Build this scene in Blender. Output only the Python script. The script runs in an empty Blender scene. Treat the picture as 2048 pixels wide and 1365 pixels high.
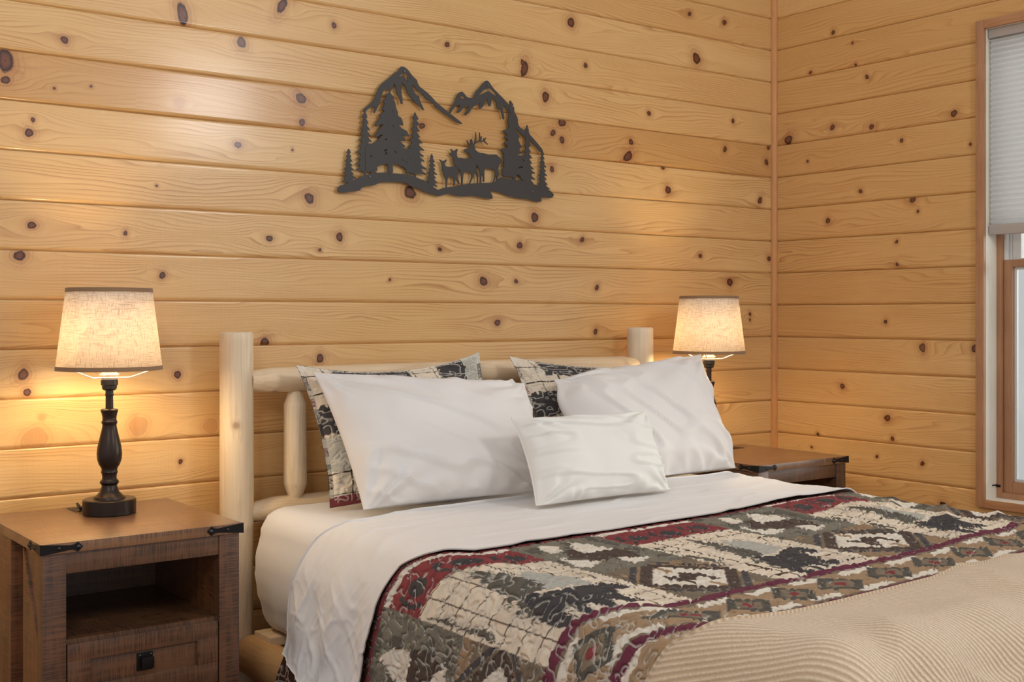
import bpy, bmesh, math, random
import numpy as np
from mathutils import Vector, Matrix, geometry
R = math.radians
C = bpy.context.scene.collection
rng = np.random.RandomState(7)
random.seed(5)

# ------------------------------------------------------------------ helpers
def srgb(r, g, b):
    f = lambda c: (c/255/12.92) if c/255 <= .04045 else ((c/255+.055)/1.055)**2.4
    return (f(r), f(g), f(b), 1)

def link(o, parent=None):
    C.objects.link(o)
    if parent: o.parent = parent
    return o

def tag(o, label=None, cat=None, group=None, kind=None):
    if label: o['label'] = label
    if cat: o['category'] = cat
    if group: o['group'] = group
    if kind: o['kind'] = kind
    return o

def empty(name, loc, rz=0):
    o = bpy.data.objects.new(name, None); o.location = loc; o.rotation_euler = (0, 0, rz)
    o.empty_display_size = .05
    return link(o)

def finish(name, bm, mat, parent=None, smooth=True, angle=40):
    me = bpy.data.meshes.new(name); bm.normal_update(); bm.to_mesh(me); bm.free()
    if mat: me.materials.append(mat)
    if smooth:
        me.shade_smooth()
        try: me.set_sharp_from_angle(angle=R(angle))
        except Exception: pass
    o = bpy.data.objects.new(name, me)
    return link(o, parent)

def gridmesh(name, P, mat, parent=None, closed_u=False, attrs=None, colors=None, flip=False):
    """P: (n, m, 3) vertex grid"""
    n, m = P.shape[:2]
    idx = np.arange(n*m).reshape(n, m)
    a = idx[:-1, :-1].ravel(); b = idx[1:, :-1].ravel(); c = idx[1:, 1:].ravel(); d = idx[:-1, 1:].ravel()
    if closed_u:
        a = np.concatenate([a, idx[-1, :-1]]); b = np.concatenate([b, idx[0, :-1]])
        c = np.concatenate([c, idx[0, 1:]]); d = np.concatenate([d, idx[-1, 1:]])
    F = np.stack([a, b, c, d] if not flip else [d, c, b, a], 1).astype(np.int32)
    me = bpy.data.meshes.new(name)
    me.vertices.add(n*m); me.vertices.foreach_set('co', P.reshape(-1).astype(np.float32))
    me.loops.add(F.size); me.loops.foreach_set('vertex_index', F.ravel())
    me.polygons.add(len(F)); me.polygons.foreach_set('loop_start', np.arange(0, F.size, 4, dtype=np.int32))
    me.update(calc_edges=True); me.validate()
    me.shade_smooth()
    for k, v in (attrs or {}).items():
        at = me.attributes.new(k, 'FLOAT', 'POINT'); at.data.foreach_set('value', v.reshape(-1).astype(np.float32))
    for k, v in (colors or {}).items():
        at = me.attributes.new(k, 'FLOAT_COLOR', 'POINT')
        v4 = np.concatenate([v.reshape(-1, 3), np.ones((n*m, 1))], 1)
        at.data.foreach_set('color', v4.reshape(-1).astype(np.float32))
    if mat: me.materials.append(mat)
    o = bpy.data.objects.new(name, me)
    return link(o, parent)

def bm_box(bm, x0, x1, y0, y1, z0, z1, bev=0.0, seg=2, M=None):
    r = bmesh.ops.create_cube(bm, size=1)
    vs = r['verts']
    for v in vs:
        v.co = Vector((x0+(v.co.x+.5)*(x1-x0), y0+(v.co.y+.5)*(y1-y0), z0+(v.co.z+.5)*(z1-z0)))
    if bev:
        es = list({e for v in vs for e in v.link_edges})
        rr = bmesh.ops.bevel(bm, geom=es, offset=bev, segments=seg, profile=.7, affect='EDGES')
        vs = list({v for f in rr['faces'] for v in f.verts} | {v for v in vs if v.is_valid})
    if M is not None:
        for v in vs: v.co = M @ v.co
    return vs

def box(name, x0, x1, y0, y1, z0, z1, mat, parent=None, bev=.002, M=None):
    bm = bmesh.new(); bm_box(bm, x0, x1, y0, y1, z0, z1, bev, 2, M)
    return finish(name, bm, mat, parent)

def prism(name, pts, holes, y0, y1, mat, parent=None):
    """flat outline in x,z extruded from y0 (front) to y1 (back)"""
    bm = bmesh.new()
    loops = [pts]+list(holes)
    flat = [Vector((p[0], p[1], 0)) for l in loops for p in l]
    tris = geometry.tessellate_polygon([[Vector((p[0], p[1], 0)) for p in l] for l in loops])
    f = [bm.verts.new((p.x, y0, p.y)) for p in flat]; b = [bm.verts.new((p.x, y1, p.y)) for p in flat]
    for t in tris:
        try:
            fa = bm.faces.new([f[i] for i in t]); fb = bm.faces.new([b[i] for i in reversed(t)])
        except ValueError: pass
    k = 0
    for l in loops:
        n = len(l)
        for i in range(n):
            j = (i+1) % n
            try: bm.faces.new((f[k+i], f[k+j], b[k+j], b[k+i]))
            except ValueError: pass
        k += n
    bmesh.ops.recalc_face_normals(bm, faces=bm.faces)
    return finish(name, bm, mat, parent, smooth=False)

def lathe_bm(prof, seg=48, bm=None, cx=0, cy=0, cz=0):
    bm = bm or bmesh.new(); rings = []
    for r, z in prof:
        if r < 1e-5: rings.append([bm.verts.new((cx, cy, cz+z))])
        else: rings.append([bm.verts.new((cx+r*math.cos(2*math.pi*i/seg), cy+r*math.sin(2*math.pi*i/seg), cz+z)) for i in range(seg)])
    for a, b in zip(rings[:-1], rings[1:]):
        for i in range(seg):
            j = (i+1) % seg
            if len(a) == 1 and len(b) == 1: continue
            if len(a) == 1: bm.faces.new((a[0], b[j], b[i]))
            elif len(b) == 1: bm.faces.new((a[i], a[j], b[0]))
            else: bm.faces.new((a[i], a[j], b[j], b[i]))
    return bm

def lathe(name, prof, mat, parent=None, loc=(0, 0, 0), seg=48, angle=35):
    o = finish(name, lathe_bm(prof, seg), mat, parent, True, angle); o.location = loc
    return o

def tube_bm(pts, rad, seg=10, bm=None, cap=True):
    bm = bm or bmesh.new(); pts = [Vector(p) for p in pts]; rings = []
    rads = rad if isinstance(rad, (list, tuple)) else [rad]*len(pts)
    up = Vector((0, 0, 1))
    for i, p in enumerate(pts):
        t = (pts[min(i+1, len(pts)-1)]-pts[max(i-1, 0)]).normalized()
        a = t.cross(up if abs(t.z) < .95 else Vector((1, 0, 0))).normalized(); b = t.cross(a)
        rings.append([bm.verts.new(p+rads[i]*(math.cos(2*math.pi*k/seg)*a+math.sin(2*math.pi*k/seg)*b)) for k in range(seg)])
    for r0, r1 in zip(rings[:-1], rings[1:]):
        for k in range(seg): bm.faces.new((r0[k], r0[(k+1) % seg], r1[(k+1) % seg], r1[k]))
    if cap:
        bm.faces.new(rings[0]); bm.faces.new(list(reversed(rings[-1])))
    bmesh.ops.recalc_face_normals(bm, faces=bm.faces)
    return bm

# smooth lattice noise in numpy, -1..1
_L = {}
def vnoise(x, y, seed=0):
    if seed not in _L: _L[seed] = np.random.RandomState(1000+seed).uniform(-1, 1, (256, 256))
    T = _L[seed]
    xi = np.floor(x).astype(int); yi = np.floor(y).astype(int); fx = x-xi; fy = y-yi
    fx = fx*fx*fx*(fx*(fx*6-15)+10); fy = fy*fy*fy*(fy*(fy*6-15)+10)
    g = lambda a, b: T[a & 255, b & 255]
    return (g(xi, yi)*(1-fx)+g(xi+1, yi)*fx)*(1-fy)+(g(xi, yi+1)*(1-fx)+g(xi+1, yi+1)*fx)*fy
def fbm(x, y, seed=0, o=3):
    s = 0; a = 1
    for i in range(o): s = s+a*vnoise(x*2**i+13.7*i, y*2**i+7.1*i, seed+i); a *= .5
    return s/1.6
def sstep(a, b, x):
    t = np.clip((x-a)/(b-a), 0, 1); return t*t*(3-2*t)
def inside(poly, X, Y):
    r = np.zeros(X.shape, bool); n = len(poly)
    xs = [p[0] for p in poly]; ys = [p[1] for p in poly]
    bb = (X >= min(xs)) & (X <= max(xs)) & (Y >= min(ys)) & (Y <= max(ys))
    if not bb.any(): return r
    x = X[bb]; y = Y[bb]; q = np.zeros(x.shape, bool)
    for i in range(n):
        x0, y0 = poly[i]; x1, y1 = poly[(i+1) % n]
        if y0 == y1: continue
        c = ((y0 > y) != (y1 > y)) & (x < (x1-x0)*(y-y0)/(y1-y0)+x0)
        q ^= c
    r[bb] = q
    return r

# ------------------------------------------------------------------ materials
class NT:
    def __init__(s, name, rough=.5, spec=.5):
        s.m = bpy.data.materials.new(name); s.m.use_nodes = True; s.t = s.m.node_tree
        s.b = s.t.nodes['Principled BSDF']; s.b.inputs['Roughness'].default_value = rough
        s.b.inputs['Specular IOR Level'].default_value = spec
    def n(s, typ, **kw):
        nd = s.t.nodes.new(typ)
        for k, v in kw.items():
            if hasattr(nd, k) and k != 'inputs': setattr(nd, k, v)
        return nd
    def l(s, a, b): s.t.links.new(a, b)
    def coord(s, which='Object', scale=(1, 1, 1), off=None):
        tc = s.n('ShaderNodeTexCoord'); mp = s.n('ShaderNodeMapping')
        mp.inputs['Scale'].default_value = scale
        s.l(tc.outputs[which], mp.inputs['Vector'])
        if off is not None: s.l(off, mp.inputs['Location'])
        return mp.outputs[0]
    def noise(s, vec, scale=5, detail=3, rough=.5, dist=0):
        nd = s.n('ShaderNodeTexNoise'); nd.inputs['Scale'].default_value = scale; nd.inputs['Detail'].default_value = detail
        nd.inputs['Roughness'].default_value = rough; nd.inputs['Distortion'].default_value = dist
        s.l(vec, nd.inputs['Vector']); return nd.outputs['Fac']
    def ramp(s, fac, stops):
        nd = s.n('ShaderNodeValToRGB'); e = nd.color_ramp.elements
        e[0].position, e[0].color = stops[0]; e[1].position, e[1].color = stops[-1]
        for p, c in stops[1:-1]: k = e.new(p); k.color = c
        s.l(fac, nd.inputs[0]); return nd.outputs[0]
    def math(s, op, a, b=None, c=None, clamp=False):
        nd = s.n('ShaderNodeMath'); nd.operation = op; nd.use_clamp = clamp
        for i, v in enumerate((a, b, c)):
            if v is None: continue
            if isinstance(v, (int, float)): nd.inputs[i].default_value = v
            else: s.l(v, nd.inputs[i])
        return nd.outputs[0]
    def mix(s, fac, a, b, mode='MIX'):
        nd = s.n('ShaderNodeMix'); nd.data_type = 'RGBA'; nd.blend_type = mode
        for i, v in ((0, fac), (6, a), (7, b)):
            if isinstance(v, (int, float)): nd.inputs[i].default_value = v
            elif isinstance(v, tuple): nd.inputs[i].default_value = v
            else: s.l(v, nd.inputs[i])
        return nd.outputs[2]
    def attr(s, name, out='Fac'):
        nd = s.n('ShaderNodeAttribute'); nd.attribute_name = name; return nd.outputs[out]
    def color(s, c):
        if isinstance(c, tuple): s.b.inputs['Base Color'].default_value = c
        else: s.l(c, s.b.inputs['Base Color'])
    def bump(s, h, strength=.3, dist=.01):
        nd = s.n('ShaderNodeBump'); nd.inputs['Strength'].default_value = strength; nd.inputs['Distance'].default_value = dist
        s.l(h, nd.inputs['Height']); s.l(nd.outputs[0], s.b.inputs['Normal'])

W1 = (1, 1, 1, 1); K0 = (0, 0, 0, 1)
def plain(name, col, rough=.5, metal=0, spec=.5):
    t = NT(name, rough, spec); t.color(col); t.b.inputs['Metallic'].default_value = metal
    nz = t.noise(t.coord('Object'), 60, 3); t.bump(nz, .06, .002)
    return t.m

def m_wall():
    # uses point attributes: gz (grain contour coordinate, m), kd (distance to nearest knot / its radius), gx (along board), bt (board tone)
    t = NT('knotty_pine', .33, .5)
    gz, gx, kd, bt = t.attr('gz'), t.attr('gx'), t.attr('kd'), t.attr('bt')
    cmb = t.n('ShaderNodeCombineXYZ'); t.l(gx, cmb.inputs[0]); t.l(gz, cmb.inputs[2]); t.l(t.math('MULTIPLY', bt, 37.0), cmb.inputs[1])
    v = cmb.outputs[0]
    def sc(s):
        mp = t.n('ShaderNodeMapping'); mp.inputs['Scale'].default_value = s; t.l(v, mp.inputs['Vector']); return mp.outputs[0]
    big = t.noise(sc((1.1, 1, 9)), 1.0, 2, .5, .3)
    ph = t.math('ADD', t.math('MULTIPLY', gz, 105.0), t.math('MULTIPLY', big, 15.0))
    fr = t.math('FRACT', ph)
    line = t.ramp(fr, [(0, K0), (.55, (.12,)*3+(1,)), (.86, (.7,)*3+(1,)), (.93, W1), (1, K0)])
    mod = t.noise(sc((2.5, 1, 14)), 1.0, 2)
    lstr = t.math('MULTIPLY', t.ramp(mod, [(.35, (.12,)*3+(1,)), (.65, (.85,)*3+(1,))]), line)
    fib = t.noise(sc((3.5, 1, 330)), 1.0, 3, .6)
    blot = t.noise(sc((1.3, 1, 7)), 1.3, 3)
    base = t.ramp(bt, [(0, srgb(186, 135, 80)), (.35, srgb(206, 161, 102)), (.7, srgb(222, 181, 122)), (1, srgb(232, 195, 138))])
    c = t.mix(t.math('MULTIPLY', t.ramp(blot, [(.35, K0), (.7, W1)]), .30), base, srgb(208, 154, 86))
    c = t.mix(t.math('MULTIPLY', lstr, .82), c, srgb(164, 104, 50))
    c = t.mix(t.math('MULTIPLY', t.ramp(fib, [(.35, K0), (.75, W1)]), .22), c, srgb(180, 118, 66))
    # knots
    kn = t.noise(sc((160, 1, 160)), 1.0, 2)
    kd2 = t.math('ADD', kd, t.math('MULTIPLY', t.math('SUBTRACT', kn, .5), .35))
    halo = t.ramp(t.math('DIVIDE', kd2, 4.0), [(0, W1), (.27, (.75,)*3+(1,)), (.42, (.3,)*3+(1,)), (.8, K0)])
    ringl = t.math('SINE', t.math('MULTIPLY', kd2, 9.0))
    c = t.mix(t.math('MULTIPLY', halo, .65), c, srgb(160, 92, 50))
    c = t.mix(t.math('MULTIPLY', t.math('MULTIPLY', halo, t.ramp(ringl, [(.3, K0), (1, W1)])), .6), c, srgb(120, 66, 36))
    kmask = t.ramp(kd2, [(.82, W1), (1.05, K0)])
    kcol = t.ramp(kd2, [(0, srgb(50, 26, 16)), (.2, srgb(116, 66, 42)), (.55, srgb(98, 50, 32)), (.78, srgb(46, 22, 14)), (1, srgb(40, 20, 12))])
    c = t.mix(kmask, c, kcol)
    t.color(c)
    h = t.math('ADD', t.math('MULTIPLY', fib, .5), t.math('MULTIPLY', line, .35))
    rip = t.noise(sc((420, 1, 6)), 1.0, 1)
    h = t.math('ADD', h, t.math('MULTIPLY', rip, .25))
    t.bump(h, .14, .003)
    t.b.inputs['Coat Weight'].default_value = .35; t.b.inputs['Coat Roughness'].default_value = .16
    t.l(t.math('ADD', t.math('MULTIPLY', fib, .16), .25), t.b.inputs['Roughness'])
    return t.m

def m_wood(name, c0, c1, cdark, axis=0, freq=30, rough=.5, knots=False, lines=.4, off=0.0):
    # grain running along axis
    t = NT(name, rough)
    s = [freq*1.0]*3; s[axis] = freq*.06
    v = t.coord('Object', tuple(s))
    big = t.noise(v, .6, 3, .5, .4)
    fr = t.math('FRACT', t.math('MULTIPLY', big, 9.0))
    ln = t.ramp(fr, [(0, K0), (.7, (.3,)*3+(1,)), (.92, W1), (1, K0)])
    s2 = [freq*12]*3; s2[axis] = freq*.3
    fib = t.noise(t.coord('Object', tuple(s2)), 1, 2)
    blot = t.noise(t.coord('Object', (3, 3, 3)), 1.7, 3)
    c = t.mix(t.ramp(blot, [(.35, K0), (.65, W1)]), c0, c1)
    c = t.mix(t.math('MULTIPLY', ln, lines), c, cdark)
    c = t.mix(t.math('MULTIPLY', t.ramp(fib, [(.4, K0), (.75, W1)]), .25), c, cdark)
    if knots:
        vo = t.n('ShaderNodeTexVoronoi'); t.l(t.coord('Object', (5.5, 5.5, 5.5)), vo.inputs['Vector']); vo.inputs['Scale'].default_value = 1
        k = t.ramp(vo.outputs['Distance'], [(0, W1), (.045, (.8,)*3+(1,)), (.075, (.25,)*3+(1,)), (.13, K0)])
        c = t.mix(t.math('MULTIPLY', k, .75), c, srgb(130, 88, 58))
    t.color(c); t.bump(fib, .15, .003)
    return t.m

def m_rustic(name, c0, c1, cd, saw_axis=2, rough=.45):
    """stained boards with short saw marks across the board"""
    t = NT(name, rough)
    a = [14, 14, 14]; a[saw_axis] = 420
    b = [60, 60, 60]; b[saw_axis] = 5
    saw = t.noise(t.coord('Object', tuple(a)), 1, 3, .6)
    lng = t.noise(t.coord('Object', tuple(b)), 1, 3, .6)
    blot = t.noise(t.coord('Object', (5, 5, 5)), 1.5, 4, .6)
    c = t.mix(t.ramp(blot, [(.3, K0), (.7, W1)]), c0, c1)
    sm = t.math('MULTIPLY', t.ramp(saw, [(.44, K0), (.56, W1)]), t.ramp(lng, [(.35, (.15,)*3+(1,)), (.58, W1)]))
    c = t.mix(t.math('MULTIPLY', sm, .75), c, cd)
    c = t.mix(t.math('MULTIPLY', t.ramp(lng, [(.5, K0), (.75, W1)]), .3), c, cd)
    t.color(c); t.bump(t.math('SUBTRACT', 1.0, sm), .12, .002)
    t.b.inputs['Coat Weight'].default_value = .5; t.b.inputs['Coat Roughness'].default_value = .3
    return t.m

def m_cloth(name, col, col2=None, weave=900, bump=.08, rough=.9):
    t = NT(name, rough, .25)
    n1 = t.noise(t.coord('Object', (weave, weave, weave)), 1, 2)
    n2 = t.noise(t.coord('Object', (3, 3, 3)), 1, 3)
    c = t.mix(t.math('MULTIPLY', n2, .5), col, col2 or tuple(x*.93 for x in col[:3])+(1,))
    t.color(c); t.bump(n1, bump, .001)
    t.b.inputs['Sheen Weight'].default_value = .15
    return t.m

def m_quilt(name):
    t = NT(name, .85, .25)
    c = t.attr('pat', 'Color'); st = t.attr('st')
    th = t.ramp(t.math('ABSOLUTE', st), [(.0, W1), (.0004, (.9,)*3+(1,)), (.0008, K0)])
    dash = t.noise(t.coord('Object', (300, 300, 300)), 1, 1)
    th = t.math('MULTIPLY', th, t.ramp(dash, [(.26, K0), (.36, W1)]))
    wv = t.noise(t.coord('Object', (500, 500, 500)), 1, 2)
    c = t.mix(1.0, c, t.ramp(wv, [(.3, (.86,)*3+(1,)), (.7, (1,)*4)]), 'MULTIPLY')
    c = t.mix(t.math('MULTIPLY', th, .65), c, srgb(214, 208, 196))
    t.color(c)
    rel = t.ramp(t.math('ABSOLUTE', st), [(0, K0), (.003, (.6,)*3+(1,)), (.008, W1)])
    t.bump(t.math('ADD', rel, t.math('MULTIPLY', wv, .12)), .35, .003)
    return t.m

def m_cord():
    t = NT('corduroy_blanket', .95, .15)
    s = t.attr('rib')
    w = t.math('SINE', t.math('MULTIPLY', s, 2*math.pi/.0098))
    w01 = t.math('ADD', t.math('MULTIPLY', w, .5), .5)
    tick = t.noise(t.coord('Object', (230, 230, 230)), 1, 2)
    c = t.mix(w01, srgb(184, 160, 132), srgb(216, 196, 170))
    c = t.mix(t.math('MULTIPLY', t.ramp(tick, [(.4, K0), (.62, W1)]), .35), c, srgb(190, 160, 122))
    t.color(c)
    t.bump(t.math('ADD', w01, t.math('MULTIPLY', tick, .9)), .7, .0028)
    t.b.inputs['Sheen Weight'].default_value = .3
    return t.m

def m_shade():
    t = NT('linen_lamp_shade', .9, .1)
    v1 = t.noise(t.coord('Object', (32, 32, 560)), 1, 2, .55); v2 = t.noise(t.coord('Object', (420, 420, 22)), 1, 2, .55)
    k = t.math('MAXIMUM', t.ramp(v1, [(.52, K0), (.66, W1)]), t.ramp(v2, [(.52, K0), (.66, W1)]))
    col = t.mix(t.math('MULTIPLY', k, .5), srgb(236, 226, 212), srgb(160, 124, 90))
    t.color(col)
    tr = t.n('ShaderNodeBsdfTranslucent'); t.l(col, tr.inputs[0])
    mx = t.n('ShaderNodeMixShader'); mx.inputs[0].default_value = .40
    out = t.t.nodes['Material Output']
    t.l(t.b.outputs[0], mx.inputs[1]); t.l(tr.outputs[0], mx.inputs[2]); t.l(mx.outputs[0], out.inputs[0])
    return t.m

def m_blind():
    t = NT('blind_fabric', .8, .2); t.color(srgb(232, 232, 230))
    tr = t.n('ShaderNodeBsdfTranslucent'); tr.inputs[0].default_value = srgb(235, 236, 236)
    mx = t.n('ShaderNodeMixShader'); mx.inputs[0].default_value = .6
    out = t.t.nodes['Material Output']
    t.l(t.b.outputs[0], mx.inputs[1]); t.l(tr.outputs[0], mx.inputs[2]); t.l(mx.outputs[0], out.inputs[0])
    return t.m

def m_glass():
    t = NT('window_glass', .0)
    g = t.n('ShaderNodeBsdfGlossy'); g.inputs['Roughness'].default_value = .02
    tr = t.n('ShaderNodeBsdfTransparent'); tr.inputs[0].default_value = (.95, .97, .96, 1)
    mx = t.n('ShaderNodeMixShader'); mx.inputs[0].default_value = .035
    t.l(tr.outputs[0], mx.inputs[1]); t.l(g.outputs[0], mx.inputs[2]); t.l(mx.outputs[0], t.t.nodes['Material Output'].inputs[0])
    return t.m

def m_emit(name, col, s):
    t = NT(name); t.color((.8, .8, .8, 1)); t.b.inputs['Emission Color'].default_value = col; t.b.inputs['Emission Strength'].default_value = s
    return t.m

BULB = 215
M = dict(
    wall=m_wall(),
    log_v=m_wood('peeled_log_upright', srgb(230, 213, 186), srgb(222, 201, 170), srgb(188, 158, 122), 2, 26, .45, True, .34),
    log_x=m_wood('peeled_log_crosswise', srgb(228, 205, 172), srgb(218, 192, 156), srgb(184, 150, 112), 0, 26, .45, True, .28),
    log_y=m_wood('peeled_log_lengthwise', srgb(212, 170, 116), srgb(200, 156, 104), srgb(166, 118, 72), 1, 26, .45, True, .3),
    casing=m_wood('window_casing_wood', srgb(184, 136, 98), srgb(170, 122, 88), srgb(134, 92, 64), 2, 40, .4, False, .35),
    casing_h=m_wood('window_casing_wood_level', srgb(186, 136, 96), srgb(174, 122, 84), srgb(134, 90, 60), 1, 40, .4, False, .35),
    trimw=m_wood('corner_trim_wood', srgb(206, 144, 84), srgb(196, 134, 78), srgb(160, 104, 58), 2, 40, .4, False, .3),
    jamb=m_wood('unfinished_jamb_wood', srgb(238, 232, 218), srgb(228, 220, 204), srgb(200, 188, 164), 2, 30, .6, False, .25),
    floor=m_wood('floor_boards', srgb(150, 98, 60), srgb(132, 84, 52), srgb(90, 54, 32), 1, 20, .4, False, .3),
    rust_v=m_rustic('stained_upright_boards', srgb(114, 74, 46), srgb(90, 57, 37), srgb(40, 26, 19), 2),
    rust_h=m_rustic('stained_level_boards', srgb(116, 77, 47), srgb(90, 58, 37), srgb(40, 26, 19), 0),
    rust_s=m_rustic('stained_side_boards', srgb(136, 84, 46), srgb(104, 64, 36), srgb(52, 32, 20), 2),
    rust_t=m_rustic('stained_table_top', srgb(142, 102, 70), srgb(118, 82, 56), srgb(78, 52, 36), 0, .32),
    iron=plain('black_iron', srgb(30, 28, 28), .4, .6),
    bronze=plain('dark_bronze', srgb(50, 38, 32), .33, .55),
    socket=plain('black_socket', srgb(34, 32, 32), .35, .1),
    white=plain('white_plastic', srgb(226, 224, 220), .4),
    whitewire=plain('white_wire', srgb(228, 218, 200), .4),
    band=m_cloth('brown_shade_binding', srgb(150, 118, 88), srgb(120, 92, 66), 600, .3),
    steel=plain('black_sheet_metal', srgb(72, 70, 69), .55, .3, .4),
    sheet=m_cloth('white_cotton_sheet', srgb(224, 220, 217)),
    pcase=m_cloth('white_pillowcase', srgb(222, 217, 213)),
    lumbar=m_cloth('off_white_cushion_cloth', srgb(226, 223, 217)),
    quilt=m_quilt('patchwork_quilt_print'),
    cord=m_cord(), shade=m_shade(), blind=m_blind(), glass=m_glass(),
    railp=plain('blind_rail_plastic', srgb(176, 168, 162), .4),
    bulb=m_emit('lit_bulb', (1, .77, .44, 1), BULB),
    mat_dark=plain('black_cable_rubber', srgb(22, 22, 24), .5),
    bolt=plain('polished_black_bolt', srgb(70, 70, 72), .18, .9),
    label=plain('metal_screw', srgb(120, 120, 122), .3, .8),
)

KB = [[-2.908, 1.903, 0.011], [-3.061, 1.775, 0.012], [-3.061, 1.826, 0.0186, 1.6, 90], [-2.581, 1.766, 0.0087, -1, 0], [-2.39, 1.967, 0.0135], [-2.193, 1.82, 0.0139], [-2.189, 1.746, 0.0093], [-2.991, 1.676, 0.0067], [-3.001, 1.64, 0.0108], [-2.401, 1.658, 0.009], [-2.65, 1.52, 0.0043], [-2.164, 1.512, 0.0171], [-2.994, 1.391, 0.0108], [-2.74, 1.38, 0.0056], [-2.299, 1.382, 0.0107], [-2.058, 1.396, 0.0111], [-2.573, 2.024, 0.0145, 2.2, 100], [-2.257, 2.098, 0.0123, 2.0, 60], [-2.078, 2.063, 0.0095], [-2.836, 1.784, 0.0042], [-2.935, 1.767, 0.0041], [-1.107, 2.215, 0.0164], [-0.46, 2.167, 0.0179], [-0.3, 2.333, 0.0121], [-0.499, 2.338, 0.0099], [-1.649, 2.061, 0.0084], [-1.32, 2.019, 0.0141, 1.9, 75], [-1.329, 2.041, 0.0106], [-1.037, 2.067, 0.0092], [-1.225, 1.931, 0.0143], [-0.718, 1.923, 0.0096], [-0.25, 1.939, 0.0081], [-1.149, 1.847, 0.0145], [-1.191, 1.805, 0.0126], [-1.149, 1.783, 0.0109], [-0.811, 1.805, 0.0095], [-0.827, 1.749, 0.0151, 1.6, 40], [-0.297, 1.82, 0.0121], [-0.035, 1.848, 0.0084], [-0.047, 1.786, 0.0104], [-1.196, 1.673, 0.0108], [-1.749, 1.777, 0.0116], [-1.796, 1.553, 0.0181, 1.2, -30], [-0.617, 1.635, 0.0136], [-0.087, 1.625, 0.0145], [-0.644, 1.721, 0.0097], [-1.275, 1.496, 0.016], [-1.678, 1.369, 0.0084], [-1.342, 1.394, 0.0123], [-1.054, 1.425, 0.011], [-0.438, 1.384, 0.0099], [-0.031, 1.384, 0.0105], [-3.026, 1.308, 0.0121], [-2.633, 1.263, 0.0101], [-1.498, 1.265, 0.0138], [-1.358, 1.267, 0.007], [-0.982, 1.25, 0.0111], [-1.439, 1.122, 0.0104], [-0.268, 1.282, 0.0142], [-0.989, 1.087, 0.0111], [-2.127, 1.013, 0.011], [-2.314, 1.065, 0.0137], [-3.016, 0.989, 0.0121], [-3.006, 0.941, 0.0094], [-2.703, 0.833, 0.0142, -1, 0], [-2.488, 0.822, 0.0118, -1, 0], [-2.987, 0.814, 0.0148, -1.3, 20], [-2.579, 0.723, 0.0073], [-0.148, 1.152, 0.0082], [-2.968, 0.871, 0.0054, -1, 0], [-2.588, 0.976, 0.0101, 1, 0], [-0.326, 0.776, 0.0121, -1, 0], [-0.148, 1.129, 0.0062], [-1.873, 1.264, 0.0049], [-2.222, 1.658, 0.0046], [-2.127, 1.353, 0.0047]]
KR = [[0.304, 2.278, 0.008], [0.398, 2.219, 0.0059], [0.191, 2.136, 0.0081], [0.412, 2.13, 0.0059], [0.466, 2.074, 0.0097], [0.843, 1.882, 0.0109], [0.487, 1.878, 0.0097], [0.301, 1.899, 0.01], [0.077, 1.875, 0.0166], [0.622, 1.809, 0.0076], [0.176, 1.776, 0.0061], [0.909, 1.762, 0.0054], [0.436, 1.632, 0.0078], [0.67, 1.581, 0.0131], [0.279, 1.527, 0.01], [0.693, 1.536, 0.0056], [0.6, 1.427, 0.0076], [0.602, 1.341, 0.0076], [0.551, 1.123, 0.0077], [0.712, 1.027, 0.013], [0.559, 0.754, 0.0115], [0.582, 0.677, 0.0076], [0.512, 0.602, 0.0058], [0.712, 0.595, 0.0074], [0.927, 1.028, 0.0125], [0.798, 0.45, 0.0147], [0.35, 0.866, 0.0099], [0.229, 0.666, 0.0061], [0.197, 0.611, 0.0061]]
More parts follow.
